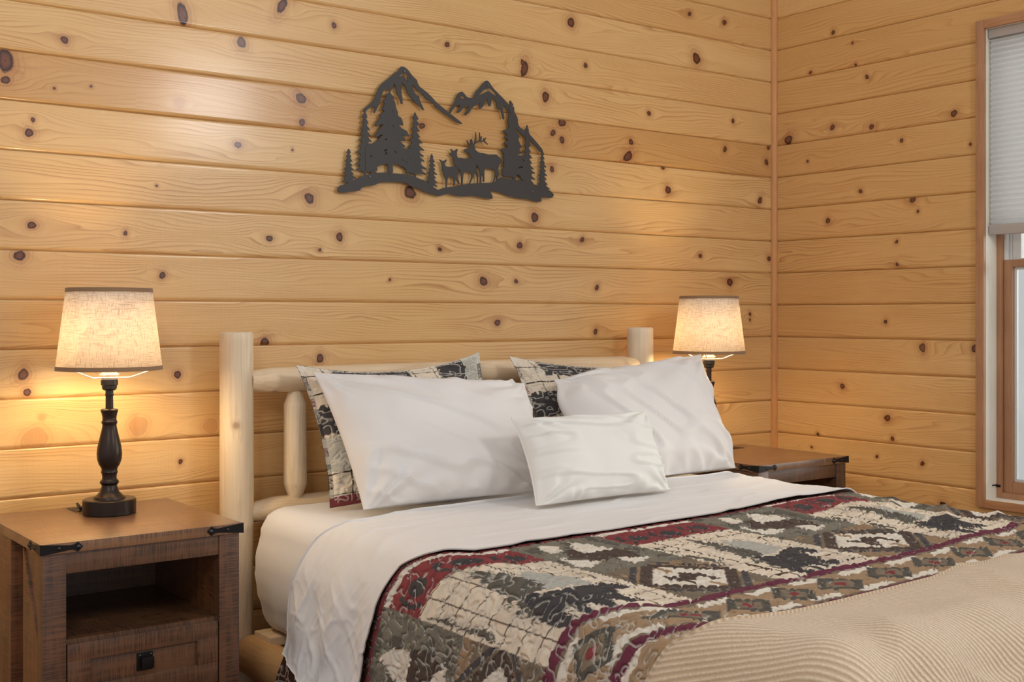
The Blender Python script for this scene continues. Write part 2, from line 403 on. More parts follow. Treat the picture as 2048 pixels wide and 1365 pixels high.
ART = {"ml": [[-1.9823, 1.8001], [-1.9804, 1.8069], [-1.9635, 1.8201], [-1.9522, 1.8295], [-1.9427, 1.8404], [-1.9332, 1.8613], [-1.9256, 1.8803], [-1.9141, 1.8948], [-1.8949, 1.9104], [-1.8775, 1.9241], [-1.8678, 1.9352], [-1.8542, 1.9419], [-1.8484, 1.951], [-1.8406, 1.9603], [-1.8327, 1.9613], [-1.8209, 1.9577], [-1.8111, 1.9505], [-1.8012, 1.9399], [-1.7892, 1.9296], [-1.7793, 1.924], [-1.7753, 1.9109], [-1.7673, 1.9017], [-1.7452, 1.8906], [-1.725, 1.8775], [-1.7046, 1.8592], [-1.6842, 1.8477], [-1.6669, 1.8375], [-1.648, 1.8269], [-1.628, 1.8155], [-1.6078, 1.8042], [-1.5956, 1.797], [-1.6078, 1.7948], [-1.628, 1.8022], [-1.648, 1.8136], [-1.672, 1.8244], [-1.6918, 1.8356], [-1.7075, 1.8432], [-1.7046, 1.8387], [-1.7128, 1.8515], [-1.7371, 1.8626], [-1.7472, 1.8683], [-1.7533, 1.8761], [-1.7653, 1.8833], [-1.7793, 1.8902], [-1.7912, 1.9023], [-1.7992, 1.9065], [-1.798, 1.8982], [-1.7932, 1.8869], [-1.7813, 1.8747], [-1.7693, 1.871], [-1.7693, 1.8625], [-1.7633, 1.8496], [-1.75, 1.8272], [-1.7573, 1.8265], [-1.7693, 1.8388], [-1.7892, 1.8502], [-1.8012, 1.8624], [-1.813, 1.8746], [-1.8209, 1.8855], [-1.8209, 1.8939], [-1.8307, 1.9045], [-1.8366, 1.9095], [-1.8386, 1.8952], [-1.8386, 1.8718], [-1.8347, 1.8554], [-1.8339, 1.8381], [-1.8406, 1.838], [-1.8464, 1.8575], [-1.8562, 1.8698], [-1.8601, 1.8894], [-1.8647, 1.9039], [-1.8717, 1.8931], [-1.8737, 1.8845], [-1.8814, 1.872], [-1.8864, 1.8714], [-1.8872, 1.8863], [-1.8988, 1.8784], [-1.9084, 1.8706], [-1.9141, 1.8568], [-1.916, 1.8466], [-1.9218, 1.8294], [-1.9294, 1.8154], [-1.9389, 1.7979], [-1.9446, 1.799], [-1.9408, 1.8109], [-1.9389, 1.821], [-1.9522, 1.8164], [-1.9635, 1.8086], [-1.971, 1.8013], [-1.9748, 1.7943]], "mlh": [[[-1.8562, 1.9199], [-1.8347, 1.9392], [-1.8209, 1.9409], [-1.802, 1.9253], [-1.817, 1.9313], [-1.8138, 1.9132], [-1.817, 1.9138], [-1.8249, 1.9253], [-1.8296, 1.9332], [-1.8366, 1.9323]]], "mr": [[-1.6512, 1.8315], [-1.648, 1.8418], [-1.632, 1.8618], [-1.626, 1.8758], [-1.6199, 1.8914], [-1.6098, 1.9026], [-1.5977, 1.9056], [-1.5895, 1.8998], [-1.5794, 1.8892], [-1.563, 1.8869], [-1.5507, 1.8923], [-1.5424, 1.9118], [-1.5259, 1.9272], [-1.5092, 1.946], [-1.5009, 1.9545], [-1.4904, 1.955], [-1.4799, 1.9443], [-1.4673, 1.9304], [-1.4461, 1.9157], [-1.4249, 1.9009], [-1.4077, 1.8873], [-1.4013, 1.8811], [-1.3862, 1.8671], [-1.3732, 1.8546], [-1.3624, 1.8384], [-1.3611, 1.8177], [-1.3515, 1.8065], [-1.334, 1.7994], [-1.3164, 1.7906], [-1.2943, 1.7751], [-1.2721, 1.756], [-1.252, 1.7384], [-1.2497, 1.7298], [-1.2609, 1.7271], [-1.2765, 1.7416], [-1.2988, 1.7572], [-1.312, 1.7735], [-1.3296, 1.772], [-1.3515, 1.7874], [-1.3689, 1.7997], [-1.3862, 1.8119], [-1.3991, 1.8382], [-1.4034, 1.8585], [-1.4163, 1.8709], [-1.4291, 1.8816], [-1.4283, 1.8628], [-1.4227, 1.8462], [-1.4206, 1.8275], [-1.4291, 1.8318], [-1.4334, 1.852], [-1.4376, 1.8618], [-1.444, 1.8577], [-1.4525, 1.8637], [-1.4546, 1.8874], [-1.4673, 1.8963], [-1.4766, 1.9004], [-1.4766, 1.8817], [-1.4799, 1.8684], [-1.4862, 1.867], [-1.4904, 1.8734], [-1.4925, 1.8902], [-1.4967, 1.8931], [-1.5009, 1.8825], [-1.5092, 1.8663], [-1.5217, 1.8542], [-1.53, 1.855], [-1.5238, 1.8699], [-1.5238, 1.8766], [-1.5321, 1.869], [-1.5424, 1.8645], [-1.5589, 1.8544], [-1.5671, 1.8384], [-1.5834, 1.826], [-1.5895, 1.8277], [-1.5773, 1.8474], [-1.5712, 1.8581], [-1.5794, 1.86], [-1.5916, 1.8527], [-1.6078, 1.8343], [-1.6179, 1.8309], [-1.6199, 1.8347], [-1.6078, 1.8526], [-1.6078, 1.8593], [-1.6199, 1.8597], [-1.636, 1.8414], [-1.646, 1.8271]], "mrh": [[[-1.6139, 1.8787], [-1.5997, 1.8913], [-1.5916, 1.8879], [-1.5842, 1.8796], [-1.5956, 1.8824], [-1.6078, 1.8827]], [[-1.5292, 1.9014], [-1.5092, 1.9206], [-1.4883, 1.9298], [-1.4799, 1.929], [-1.4673, 1.9202], [-1.4512, 1.9066], [-1.4673, 1.91], [-1.4841, 1.9183], [-1.4925, 1.9191], [-1.5092, 1.9087]]], "ground": [[-2.0746, 1.5452], [-2.0673, 1.557], [-2.0527, 1.5596], [-2.0306, 1.5675], [-2.001, 1.5858], [-1.971, 1.5961], [-1.9484, 1.6043], [-1.9218, 1.6078], [-1.8949, 1.6104], [-1.8717, 1.6097], [-1.8406, 1.6096], [-1.817, 1.6092], [-1.7932, 1.6052], [-1.7693, 1.5984], [-1.7452, 1.5932], [-1.725, 1.5809], [-1.7087, 1.5717], [-1.6965, 1.5656], [-1.6759, 1.5742], [-1.636, 1.5817], [-1.5956, 1.591], [-1.5589, 1.5968], [-1.5176, 1.6018], [-1.4673, 1.6062], [-1.4504, 1.6107], [-1.4419, 1.6233], [-1.4334, 1.6273], [-1.4163, 1.624], [-1.3862, 1.6219], [-1.3558, 1.6223], [-1.3208, 1.6194], [-1.2765, 1.6083], [-1.2407, 1.6018], [-1.2181, 1.5944], [-1.2, 1.5814], [-1.2023, 1.5741], [-1.2113, 1.5676], [-1.2362, 1.5686], [-1.2609, 1.5671], [-1.2551, 1.5569], [-1.2609, 1.5506], [-1.2854, 1.5517], [-1.312, 1.5572], [-1.3558, 1.5581], [-1.3991, 1.5625], [-1.4291, 1.571], [-1.4546, 1.5763], [-1.4799, 1.5754], [-1.482, 1.5729], [-1.4715, 1.5599], [-1.4715, 1.5513], [-1.4778, 1.5482], [-1.5051, 1.5511], [-1.5424, 1.5539], [-1.5507, 1.5562], [-1.5997, 1.5505], [-1.632, 1.552], [-1.652, 1.5574], [-1.672, 1.5529], [-1.6957, 1.5448], [-1.7114, 1.5489], [-1.7371, 1.5529], [-1.7573, 1.5585], [-1.7733, 1.5676], [-1.7932, 1.5697], [-1.8091, 1.5738], [-1.8209, 1.5814], [-1.8366, 1.582], [-1.8717, 1.5814], [-1.9026, 1.5793], [-1.9218, 1.5764], [-1.9408, 1.5652], [-1.971, 1.5623], [-1.986, 1.5557], [-1.9972, 1.5436], [-2.0195, 1.5422], [-2.0417, 1.5369], [-2.06, 1.5348], [-2.0728, 1.5373]], "fawn": [[-1.6917, 1.668], [-1.6879, 1.6691], [-1.6821, 1.6639], [-1.6764, 1.6652], [-1.6697, 1.6649], [-1.6659, 1.6708], [-1.6611, 1.6703], [-1.663, 1.6646], [-1.6678, 1.6587], [-1.6697, 1.6545], [-1.6659, 1.6476], [-1.6544, 1.6461], [-1.6409, 1.6479], [-1.6274, 1.6513], [-1.6196, 1.6471], [-1.6147, 1.6394], [-1.6138, 1.633], [-1.6157, 1.6248], [-1.6196, 1.6197], [-1.6147, 1.604], [-1.6079, 1.5932], [-1.6118, 1.5913], [-1.6196, 1.6004], [-1.6254, 1.6081], [-1.6264, 1.6], [-1.6312, 1.5844], [-1.6361, 1.5833], [-1.6332, 1.5947], [-1.6332, 1.6059], [-1.637, 1.6153], [-1.6505, 1.6136], [-1.6563, 1.6132], [-1.6582, 1.6026], [-1.6601, 1.5913], [-1.6611, 1.5761], [-1.6659, 1.5758], [-1.6649, 1.5894], [-1.6669, 1.6021], [-1.6697, 1.613], [-1.6774, 1.6284], [-1.6802, 1.6426], [-1.6812, 1.6552], [-1.684, 1.6598]], "doe": [[-1.6486, 1.7073], [-1.6428, 1.707], [-1.638, 1.7026], [-1.6274, 1.7035], [-1.6225, 1.7095], [-1.6176, 1.7102], [-1.6176, 1.7051], [-1.6206, 1.6984], [-1.6206, 1.6888], [-1.6176, 1.6794], [-1.604, 1.6804], [-1.5844, 1.6795], [-1.5628, 1.6853], [-1.5489, 1.6848], [-1.541, 1.6773], [-1.538, 1.6677], [-1.541, 1.6577], [-1.542, 1.6463], [-1.533, 1.6355], [-1.532, 1.6258], [-1.533, 1.6111], [-1.533, 1.5997], [-1.538, 1.5994], [-1.536, 1.6109], [-1.538, 1.6238], [-1.5469, 1.6345], [-1.5549, 1.6421], [-1.5489, 1.6295], [-1.5529, 1.6195], [-1.5608, 1.606], [-1.5667, 1.5943], [-1.5726, 1.5931], [-1.5647, 1.6073], [-1.5588, 1.6256], [-1.5667, 1.6364], [-1.5766, 1.6357], [-1.5923, 1.6329], [-1.5942, 1.6215], [-1.5962, 1.6052], [-1.5972, 1.5882], [-1.6021, 1.5879], [-1.6021, 1.6064], [-1.604, 1.6256], [-1.6099, 1.6397], [-1.6235, 1.65], [-1.6332, 1.6605], [-1.6361, 1.6763], [-1.639, 1.6849], [-1.6486, 1.6865], [-1.6505, 1.6912], [-1.6428, 1.695], [-1.6409, 1.7]], "elk": [[-1.5923, 1.7096], [-1.5726, 1.7169], [-1.5667, 1.7222], [-1.5568, 1.7263], [-1.5469, 1.7247], [-1.5469, 1.7174], [-1.541, 1.7098], [-1.529, 1.7042], [-1.513, 1.7047], [-1.4929, 1.7006], [-1.4727, 1.7023], [-1.4544, 1.7037], [-1.4462, 1.6978], [-1.4339, 1.6889], [-1.4339, 1.6822], [-1.4431, 1.6683], [-1.4462, 1.6615], [-1.4472, 1.6466], [-1.4442, 1.6386], [-1.4483, 1.6234], [-1.4544, 1.6049], [-1.4595, 1.6046], [-1.4544, 1.6214], [-1.4554, 1.6312], [-1.4585, 1.6244], [-1.4666, 1.6041], [-1.4727, 1.6037], [-1.4635, 1.6224], [-1.4605, 1.6374], [-1.4646, 1.6519], [-1.4767, 1.6519], [-1.503, 1.6532], [-1.507, 1.6488], [-1.507, 1.621], [-1.507, 1.6055], [-1.513, 1.6051], [-1.512, 1.6207], [-1.517, 1.6334], [-1.519, 1.6202], [-1.519, 1.5998], [-1.526, 1.5994], [-1.524, 1.6182], [-1.525, 1.6394], [-1.531, 1.6536], [-1.543, 1.6673], [-1.5568, 1.6825], [-1.5667, 1.6882], [-1.5667, 1.6947], [-1.5746, 1.7005], [-1.5844, 1.7022], [-1.5913, 1.7056]], "ant": [[[-1.5568, 1.7239], [-1.5687, 1.7286], [-1.5746, 1.7329], [-1.5795, 1.7414]], [[-1.5598, 1.7261], [-1.5638, 1.7371], [-1.5651, 1.7443]], [[-1.5559, 1.728], [-1.5588, 1.7391], [-1.5618, 1.7478]], [[-1.5529, 1.7242], [-1.5469, 1.7345], [-1.533, 1.743], [-1.517, 1.7436], [-1.507, 1.7453], [-1.4929, 1.7358]], [[-1.5459, 1.7346], [-1.543, 1.7551], [-1.543, 1.7722]], [[-1.525, 1.7429], [-1.526, 1.7583], [-1.527, 1.7729]], [[-1.523, 1.7439], [-1.518, 1.7606]], [[-1.508, 1.7452], [-1.5, 1.7581]], [[-1.51, 1.745], [-1.509, 1.7549]]], "trees": [[[-2.0343, 1.6752], [-2.0343, 1.5705], [0.0275, 0.0296], [-2.0343, 1.5624], 8], [[-1.9755, 1.8008], [-1.9755, 1.6089], [0.0418, 0.0446], [-1.9755, 1.5941], 10], [[-1.8841, 1.8727], [-1.8841, 1.6404], [0.0801, 0.0782], [-1.8841, 1.6072], 9], [[-1.7869, 1.816], [-1.7869, 1.6157], [0.0395, 0.0502], [-1.7869, 1.6005], 10], [[-1.7217, 1.6841], [-1.7217, 1.5794], [0.0243, 0.0306], [-1.7217, 1.5675], 8], [[-1.3927, 1.8982], [-1.3927, 1.6301], [0.0449, 0.0543], [-1.3927, 1.618], 12], [[-1.3208, 1.8188], [-1.3208, 1.6124], [0.0329, 0.0376], [-1.3208, 1.6089], 11], [[-1.2542, 1.7347], [-1.2542, 1.601], [0.0246, 0.0361], [-1.2542, 1.5904], 9]], "t3": [[-1.8864, 1.8714], [-1.8949, 1.8655], [-1.9011, 1.8598], [-1.8968, 1.8553], [-1.9007, 1.8483], [-1.9084, 1.8392], [-1.9072, 1.835], [-1.9026, 1.8331], [-1.9064, 1.8244], [-1.9133, 1.8144], [-1.9122, 1.8106], [-1.9026, 1.8122], [-1.9103, 1.8025], [-1.9225, 1.793], [-1.9218, 1.7881], [-1.9179, 1.7852], [-1.9294, 1.7758], [-1.9378, 1.7634], [-1.937, 1.7552], [-1.9332, 1.7539], [-1.9256, 1.7613], [-1.9064, 1.7664], [-1.9179, 1.7537], [-1.9332, 1.7358], [-1.94, 1.7236], [-1.9389, 1.7198], [-1.9332, 1.7209], [-1.9218, 1.7286], [-1.9084, 1.7331], [-1.9179, 1.7239], [-1.9275, 1.7148], [-1.9313, 1.7095], [-1.9294, 1.7064], [-1.9408, 1.7054], [-1.9522, 1.6962], [-1.9597, 1.6998], [-1.9748, 1.686], [-1.9748, 1.6073], [-1.9642, 1.6054], [-1.9559, 1.6103], [-1.9446, 1.6128], [-1.9332, 1.6113], [-1.9294, 1.6165], [-1.9332, 1.6235], [-1.9218, 1.631], [-1.9026, 1.6374], [-1.8903, 1.6393], [-1.8903, 1.6061], [-1.8717, 1.6074], [-1.8733, 1.6403], [-1.8562, 1.6399], [-1.8406, 1.6354], [-1.8249, 1.6281], [-1.8209, 1.6234], [-1.8249, 1.6181], [-1.817, 1.6153], [-1.8012, 1.6164], [-1.7873, 1.6133], [-1.7845, 1.6987], [-1.8012, 1.6973], [-1.817, 1.6919], [-1.8249, 1.6926], [-1.8366, 1.696], [-1.8268, 1.6978], [-1.8249, 1.702], [-1.8366, 1.7094], [-1.8542, 1.7203], [-1.8406, 1.7184], [-1.8249, 1.7165], [-1.8229, 1.7207], [-1.8288, 1.7269], [-1.8406, 1.7359], [-1.8209, 1.7336], [-1.8099, 1.7346], [-1.813, 1.7417], [-1.8189, 1.7513], [-1.8288, 1.7554], [-1.8406, 1.7593], [-1.8542, 1.7731], [-1.8406, 1.7687], [-1.8339, 1.7676], [-1.8327, 1.7735], [-1.8366, 1.7848], [-1.8406, 1.7928], [-1.8542, 1.7981], [-1.8523, 1.8084], [-1.862, 1.8257], [-1.862, 1.8374], [-1.8717, 1.8531], [-1.8671, 1.8552], [-1.8698, 1.86], [-1.8775, 1.8641], [-1.8814, 1.871]], "t3h": [[[-1.9057, 1.6793], [-1.8949, 1.6881], [-1.8961, 1.682], [-1.9018, 1.6779]], [[-1.9007, 1.6674], [-1.9011, 1.673], [-1.8949, 1.6785], [-1.8957, 1.6711]], [[-1.8698, 1.6849], [-1.8628, 1.6811], [-1.8546, 1.6744], [-1.862, 1.6772]], [[-1.8748, 1.8177], [-1.8733, 1.8086], [-1.864, 1.7962], [-1.871, 1.8048], [-1.8756, 1.811]], [[-1.8733, 1.7679], [-1.8694, 1.7599], [-1.8593, 1.7519], [-1.8678, 1.7578], [-1.8733, 1.7629]], [[-1.9575, 1.6586], [-1.9522, 1.661], [-1.9514, 1.6571], [-1.9552, 1.6548]], [[-1.8406, 1.6588], [-1.8307, 1.6539], [-1.8358, 1.6542]], [[-1.8249, 1.651], [-1.815, 1.649], [-1.8209, 1.6479]], [[-1.8083, 1.663], [-1.8012, 1.6629], [-1.8039, 1.6593]], [[-1.9045, 1.7158], [-1.8949, 1.721], [-1.8941, 1.7187], [-1.9007, 1.7139]]], "t6": [[-1.3948, 1.898], [-1.4013, 1.8914], [-1.3983, 1.8848], [-1.4034, 1.8653], [-1.3979, 1.8573], [-1.3948, 1.8524], [-1.397, 1.847], [-1.4056, 1.8427], [-1.4004, 1.8381], [-1.4056, 1.8307], [-1.4077, 1.8201], [-1.4013, 1.8156], [-1.4056, 1.8049], [-1.397, 1.8022], [-1.412, 1.7956], [-1.427, 1.7908], [-1.4249, 1.7824], [-1.412, 1.7802], [-1.4099, 1.7735], [-1.4249, 1.7653], [-1.4077, 1.7616], [-1.4056, 1.7566], [-1.4227, 1.7483], [-1.4206, 1.7416], [-1.4077, 1.7375], [-1.412, 1.7303], [-1.4334, 1.7268], [-1.4368, 1.7179], [-1.4291, 1.7117], [-1.4206, 1.7089], [-1.4291, 1.6997], [-1.4206, 1.69], [-1.4291, 1.6842], [-1.4206, 1.678], [-1.4291, 1.6688], [-1.4206, 1.6643], [-1.4334, 1.653], [-1.4291, 1.6465], [-1.4334, 1.6359], [-1.4206, 1.6292], [-1.3862, 1.6323], [-1.384, 1.6203], [-1.3719, 1.6212], [-1.3719, 1.6374], [-1.3624, 1.6416], [-1.3515, 1.6347], [-1.3493, 1.6251], [-1.3287, 1.6196], [-1.327, 1.7095], [-1.3406, 1.7091], [-1.3667, 1.7081], [-1.3689, 1.7114], [-1.3428, 1.7152], [-1.3428, 1.7204], [-1.3558, 1.7228], [-1.3558, 1.7315], [-1.3428, 1.7395], [-1.3515, 1.7458], [-1.3624, 1.7656], [-1.3558, 1.7697], [-1.3558, 1.7783], [-1.3667, 1.786], [-1.3741, 1.7992], [-1.3776, 1.8196], [-1.3784, 1.861], [-1.3797, 1.8695], [-1.3784, 1.8748], [-1.3862, 1.8775], [-1.3828, 1.8841], [-1.3897, 1.8909]], "t6h": [[[-1.3624, 1.6641], [-1.3515, 1.6711], [-1.3406, 1.6685], [-1.3436, 1.6644], [-1.3537, 1.6665], [-1.358, 1.6613]], [[-1.3436, 1.696], [-1.334, 1.6933], [-1.3375, 1.6885]], [[-1.3436, 1.6839], [-1.341, 1.6848], [-1.341, 1.6827]]], "bear": [[-0.186, 1.567], [-0.175, 1.567], [-0.162, 1.584], [-0.141, 1.588], [-0.103, 1.563], [-0.053, 1.544], [-0.034, 1.564], [-0.033, 1.599], [-0.036, 1.614], [-0.06, 1.618], [-0.071, 1.604], [-0.086, 1.637], [-0.1, 1.686], [-0.089, 1.695], [-0.08, 1.7], [-0.1, 1.728], [-0.121, 1.73], [-0.126, 1.713], [-0.128, 1.691], [-0.134, 1.713], [-0.138, 1.744], [-0.135, 1.766], [-0.147, 1.778], [-0.153, 1.76], [-0.153, 1.727], [-0.153, 1.71], [-0.16, 1.698], [-0.166, 1.715], [-0.168, 1.738], [-0.166, 1.764], [-0.173, 1.768], [-0.18, 1.752], [-0.182, 1.729], [-0.179, 1.696], [-0.185, 1.693], [-0.192, 1.704], [-0.197, 1.718], [-0.195, 1.741], [-0.207, 1.752], [-0.218, 1.749], [-0.225, 1.737], [-0.224, 1.712], [-0.223, 1.685], [-0.221, 1.667], [-0.206, 1.624], [-0.196, 1.588]], "tree": [[-0.167, 1.331], [-0.156, 1.371], [-0.144, 1.413], [-0.152, 1.435], [-0.142, 1.465], [-0.139, 1.493], [-0.147, 1.508], [-0.142, 1.532], [-0.154, 1.563], [-0.165, 1.569], [-0.183, 1.562], [-0.197, 1.589], [-0.202, 1.613], [-0.207, 1.639], [-0.217, 1.661], [-0.229, 1.678], [-0.229, 1.671], [-0.211, 1.635], [-0.229, 1.648], [-0.212, 1.619], [-0.205, 1.603], [-0.229, 1.628], [-0.226, 1.608], [-0.209, 1.589], [-0.195, 1.56], [-0.225, 1.572], [-0.195, 1.528], [-0.194, 1.505], [-0.188, 1.486], [-0.193, 1.462], [-0.184, 1.44], [-0.187, 1.417], [-0.179, 1.394], [-0.179, 1.367]], "sage": [[-0.121, 1.397], [-0.085, 1.429], [-0.069, 1.472], [-0.067, 1.533], [-0.12, 1.565], [-0.157, 1.572], [-0.147, 1.516], [-0.151, 1.465]], "cr": [[[0.092, 1.177], [0.123, 1.214], [0.089, 1.266], [0.05, 1.267], [0.062, 1.233]], [[0.188, 1.188], [0.216, 1.232], [0.229, 1.302], [0.152, 1.309], [0.102, 1.297], [0.154, 1.235]], [[0.052, 1.298], [0.057, 1.316], [0.04, 1.332], [0.06, 1.353], [0.115, 1.384], [0.045, 1.416], [0.01, 1.405], [0.026, 1.364], [0.024, 1.335]], [[0.155, 1.383], [0.204, 1.381], [0.229, 1.427], [0.173, 1.452], [0.149, 1.448]]], "moose": [[0.106, 1.263], [0.136, 1.254], [0.127, 1.284], [0.131, 1.294], [0.191, 1.306], [0.232, 1.312], [0.241, 1.355], [0.213, 1.423], [0.196, 1.397], [0.165, 1.383], [0.134, 1.383], [0.103, 1.403], [0.115, 1.384], [0.08, 1.346], [0.06, 1.325], [0.075, 1.299]]}
WORLD, SUN, CEIL, FILL, EXPO = .74, 2.2, 20, 18, -0.20
H = 1.15                  # camera height
P_ = .1333                # board pitch
ZK = 1.1896               # height of one board joint
XR = 0.0                  # right wall plane
MX0, MX1, MZ = -2.44, -.86, .60      # mattress sides and top

# ------------------------------------------------------------------ walls
def board_rows(z0, z1, fine0, fine1):
    zs = []
    k = math.floor((z0-ZK)/P_)
    while ZK+k*P_ < z1:
        zk = ZK+k*P_
        zs += [(zk-.004, 0), (zk-.0013, .0008), (zk-.0010, .009), (zk+.0008, .009), (zk+.0012, .0050), (zk+.0085, 0)]
        n = 28 if fine0 < zk < fine1 else 6
        a, b = zk+.0085, zk+P_-.004
        zs += [(a+(b-a)*i/n, 0) for i in range(1, n)]
        k += 1
    return [z for z in zs if z0 <= z[0] <= z1]

def wall_fields(X, Z, knots, seed, tones):
    """X along the wall, Z height -> grain attributes"""
    bi = np.floor((Z-ZK)/P_).astype(int)
    zl = Z-(ZK+bi*P_)
    gz = Z.copy(); kd = np.full(X.shape, 4.0)
    for kk in knots:
        kx, kz, kr = kk[:3]; asp, ang = (kk[3], R(kk[4])) if len(kk) > 3 else (1+.25*math.sin(kk[0]*91), kk[1]*17)
        kb = int(math.floor((kz-ZK)/P_))
        m = (bi == kb) & (abs(X-kx) < .35)
        dx = X[m]-kx; dz = Z[m]-kz; r0 = max(kr*1.12, .0045)
        rr = dx*dx/6.0+dz*dz
        f = np.minimum(1.0, (2.1*r0)**2/np.maximum(rr, 1e-9))
        gz[m] -= dz*f*.88
        pale = asp < 0; asp = abs(asp)
        ca, sa = math.cos(ang), math.sin(ang)
        e1 = dx*ca+dz*sa; e2 = -dx*sa+dz*ca; th_ = np.arctan2(e2, e1)
        d = np.sqrt((e1/asp)**2+e2*e2)/r0*(1+.05*np.sin(3*th_+kx*50)+.03*np.sin(5*th_+kz*70))
        if pale: d = np.maximum(d, 1.25)      # sound knot the colour of the board
        kd[m] = np.minimum(kd[m], d)
    rs = np.random.RandomState(seed)
    tone = rs.uniform(.30, .95, 200)
    for k, v in tones.items(): tone[k+100] = v
    bt = tone[np.clip(bi+100, 0, 199)]
    gz = gz+(bi*7.31) % 3.0
    # each board runs on from another with its own offset along its length
    gx = X+(bi*3.77 % 5.0)
    return dict(gz=gz, gx=gx, kd=kd, bt=bt)

def make_wall(name, knots, seed, tones, xs, z0, z1, plane, hole=None):
    rows = board_rows(z0, z1, .45, 2.6)
    zs = np.array([r[0] for r in rows]); dp = np.array([r[1] for r in rows])
    X, Z = np.meshgrid(xs, zs, indexing='ij'); D = np.meshgrid(xs, dp, indexing='ij')[1]
    D = D+.0006*vnoise(X*2, np.floor((Z-ZK)/P_)*3.1, 40)
    at = wall_fields(X, Z, knots, seed, tones)
    if plane == 'back': Pt = np.stack([X, D, Z], -1)
    else: Pt = np.stack([D, -X, Z], -1)
    o = gridmesh(name, Pt, M['wall'], attrs=at, flip=False)
    bm = bmesh.new(); bm.from_mesh(o.data)
    if hole:
        (a0, a1, h0, h1) = hole
        kill = [f for f in bm.faces if a0 < (f.calc_center_median().x if plane == 'back' else -f.calc_center_median().y) < a1 and h0 < f.calc_center_median().z < h1]
        bmesh.ops.delete(bm, geom=kill, context='FACES')
    # face the room
    want = Vector((0, -1, 0)) if plane == 'back' else Vector((-1, 0, 0))
    if sum(f.normal.dot(want) for f in list(bm.faces)[:50]) < 0:
        for f in bm.faces: f.normal_flip()
    # solid slab behind the boards
    if plane == 'back': bm_box(bm, xs[0], .02, .012, .12, z0, z1)
    else:
        for (ya, yb, za, zb) in ((-.0, -hole[0], z0, z1), (-hole[1], -xs[-1], z0, z1), (-hole[0], -hole[1], z0, hole[2]), (-hole[0], -hole[1], hole[3], z1)):
            bm_box(bm, .012, .12, min(ya, yb), max(ya, yb), za, zb)
    bm.to_mesh(o.data); bm.free()
    tag(o, kind='structure')
    return o

xb = np.concatenate([np.arange(-5.2, -3.2, .05), np.arange(-3.2, .0001, .004)]); xb[-1] = 0
make_wall('wall_back', KB, 11, {4: .34, 9: .6, 5: .75, 3: .85, 2: .8, 1: .85, 0: .75, -1: .7, -2: .8, -3: .7, -4: .75, 6: .7, 7: .8, 8: .6, -5: .6}, xb, 0, 3.1, 'back')
xr = np.concatenate([np.arange(0, 1.2, .004), np.arange(1.2, 3.6, .05)])
WY0, WY1, WZ0, WZ1 = .955, 2.35, .478, 2.178        # window opening on the right wall
xr = np.sort(np.concatenate([xr, [WY0, WY1]]))
make_wall('wall_right', KR, 23, {0: .45, 1: .55, 2: .5, 3: .5, 4: .45, 5: .45, 6: .4, 7: .35, 8: .4, -1: .5, -2: .6, -3: .65, -4: .65, -5: .6}, xr, 0, 3.1, 'right', (WY0, WY1, WZ0, WZ1))

o = box('floor', -5.2, 0, -3.6, 0, -.05, 0, M['floor'], bev=0); tag(o, kind='structure')
bm = bmesh.new()
for (r, a) in ((.016, 0),):
    # quarter round trim up the corner
    pts = [(0, 0)]+[(-r*math.cos(t), -r*math.sin(t)) for t in np.linspace(0, math.pi/2, 9)]
    lo = [bm.verts.new((x*1.25, y*1.25, 0)) for x, y in pts]; hi = [bm.verts.new((x*1.25, y*1.25, 3.1)) for x, y in pts]
    n = len(pts)
    for i in range(n): bm.faces.new((lo[i], lo[(i+1) % n], hi[(i+1) % n], hi[i]))
    bm.faces.new(lo); bm.faces.new(hi)
bmesh.ops.recalc_face_normals(bm, faces=bm.faces)
o = finish('trim_1', bm, M['trimw']); tag(o, kind='structure')
bm = bmesh.new(); bm_box(bm, -5.2, -.02, -.016, -.0005, 0, .09, .003)
o = finish('baseboard_back', bm, M['casing_h']); tag(o, kind='structure')

# ------------------------------------------------------------------ window
win = empty('window_1', (0, -WY0, WZ0)); tag(win, kind='structure')
def wpart(name, boxes, mat, parent=None, bev=.002):
    bm = bmesh.new()
    for b in boxes: bm_box(bm, *b, bev)
    o = finish(name, bm, mat, parent or win)
    o.matrix_parent_inverse = Matrix.Translation(win.location).inverted() if (parent is None or parent is win) else Matrix.Identity(4)
    return o
cw = .034; y0, y1 = -WY0, -WY1
def frame(x0, x1, a, b, za, zb, t, bt=None, tt=None):
    """rectangular frame boxes in the plane x, between y=a (far) and y=b, bars t wide"""
    bt = bt or t; tt = tt or t
    return [(x0, x1, a-t, a, za, zb), (x0, x1, b, b+t, za, zb), (x0, x1, b+t, a-t, za, za+bt), (x0, x1, b+t, a-t, zb-tt, zb)]
wpart('casing', [(-.016, -.0003, y0-.016, y0+.017, WZ0-.012, WZ1+.018), (-.016, -.0003, y1-.017, y1+.016, WZ0-.012, WZ1+.018)], M['casing'], bev=.004)
wpart('casing', [(-.0155, -.0003, y1+.016, y0-.016, WZ0-.0125, WZ0+.016), (-.0155, -.0003, y1+.016, y0-.016, WZ1-.014, WZ1+.0175)], M['casing_h'], bev=.004)
wpart('jamb', [(-.001, .135, y0-.014, y0, WZ0, WZ1), (-.001, .135, y1, y1+.014, WZ0, WZ1), (-.001, .135, y1+.014, y0-.014, WZ0, WZ0+.016), (-.001, .135, y1+.014, y0-.014, WZ1-.014, WZ1)], M['jamb'], bev=.001)
wpart('window_frame', frame(.068, .105, y0-.0135, y1+.0135, WZ0+.016, WZ1-.014, .020), M['casing'])
wpart('jamb_liner', [(.084, .100, y0-.045, y0-.034, WZ0+.03, WZ1-.03), (.104, .135, y0-.052, y0-.014, WZ0+.03, WZ1-.03), (.104, .135, y1+.014, y1+.052, WZ0+.03, WZ1-.03)], M['white'], bev=.002)
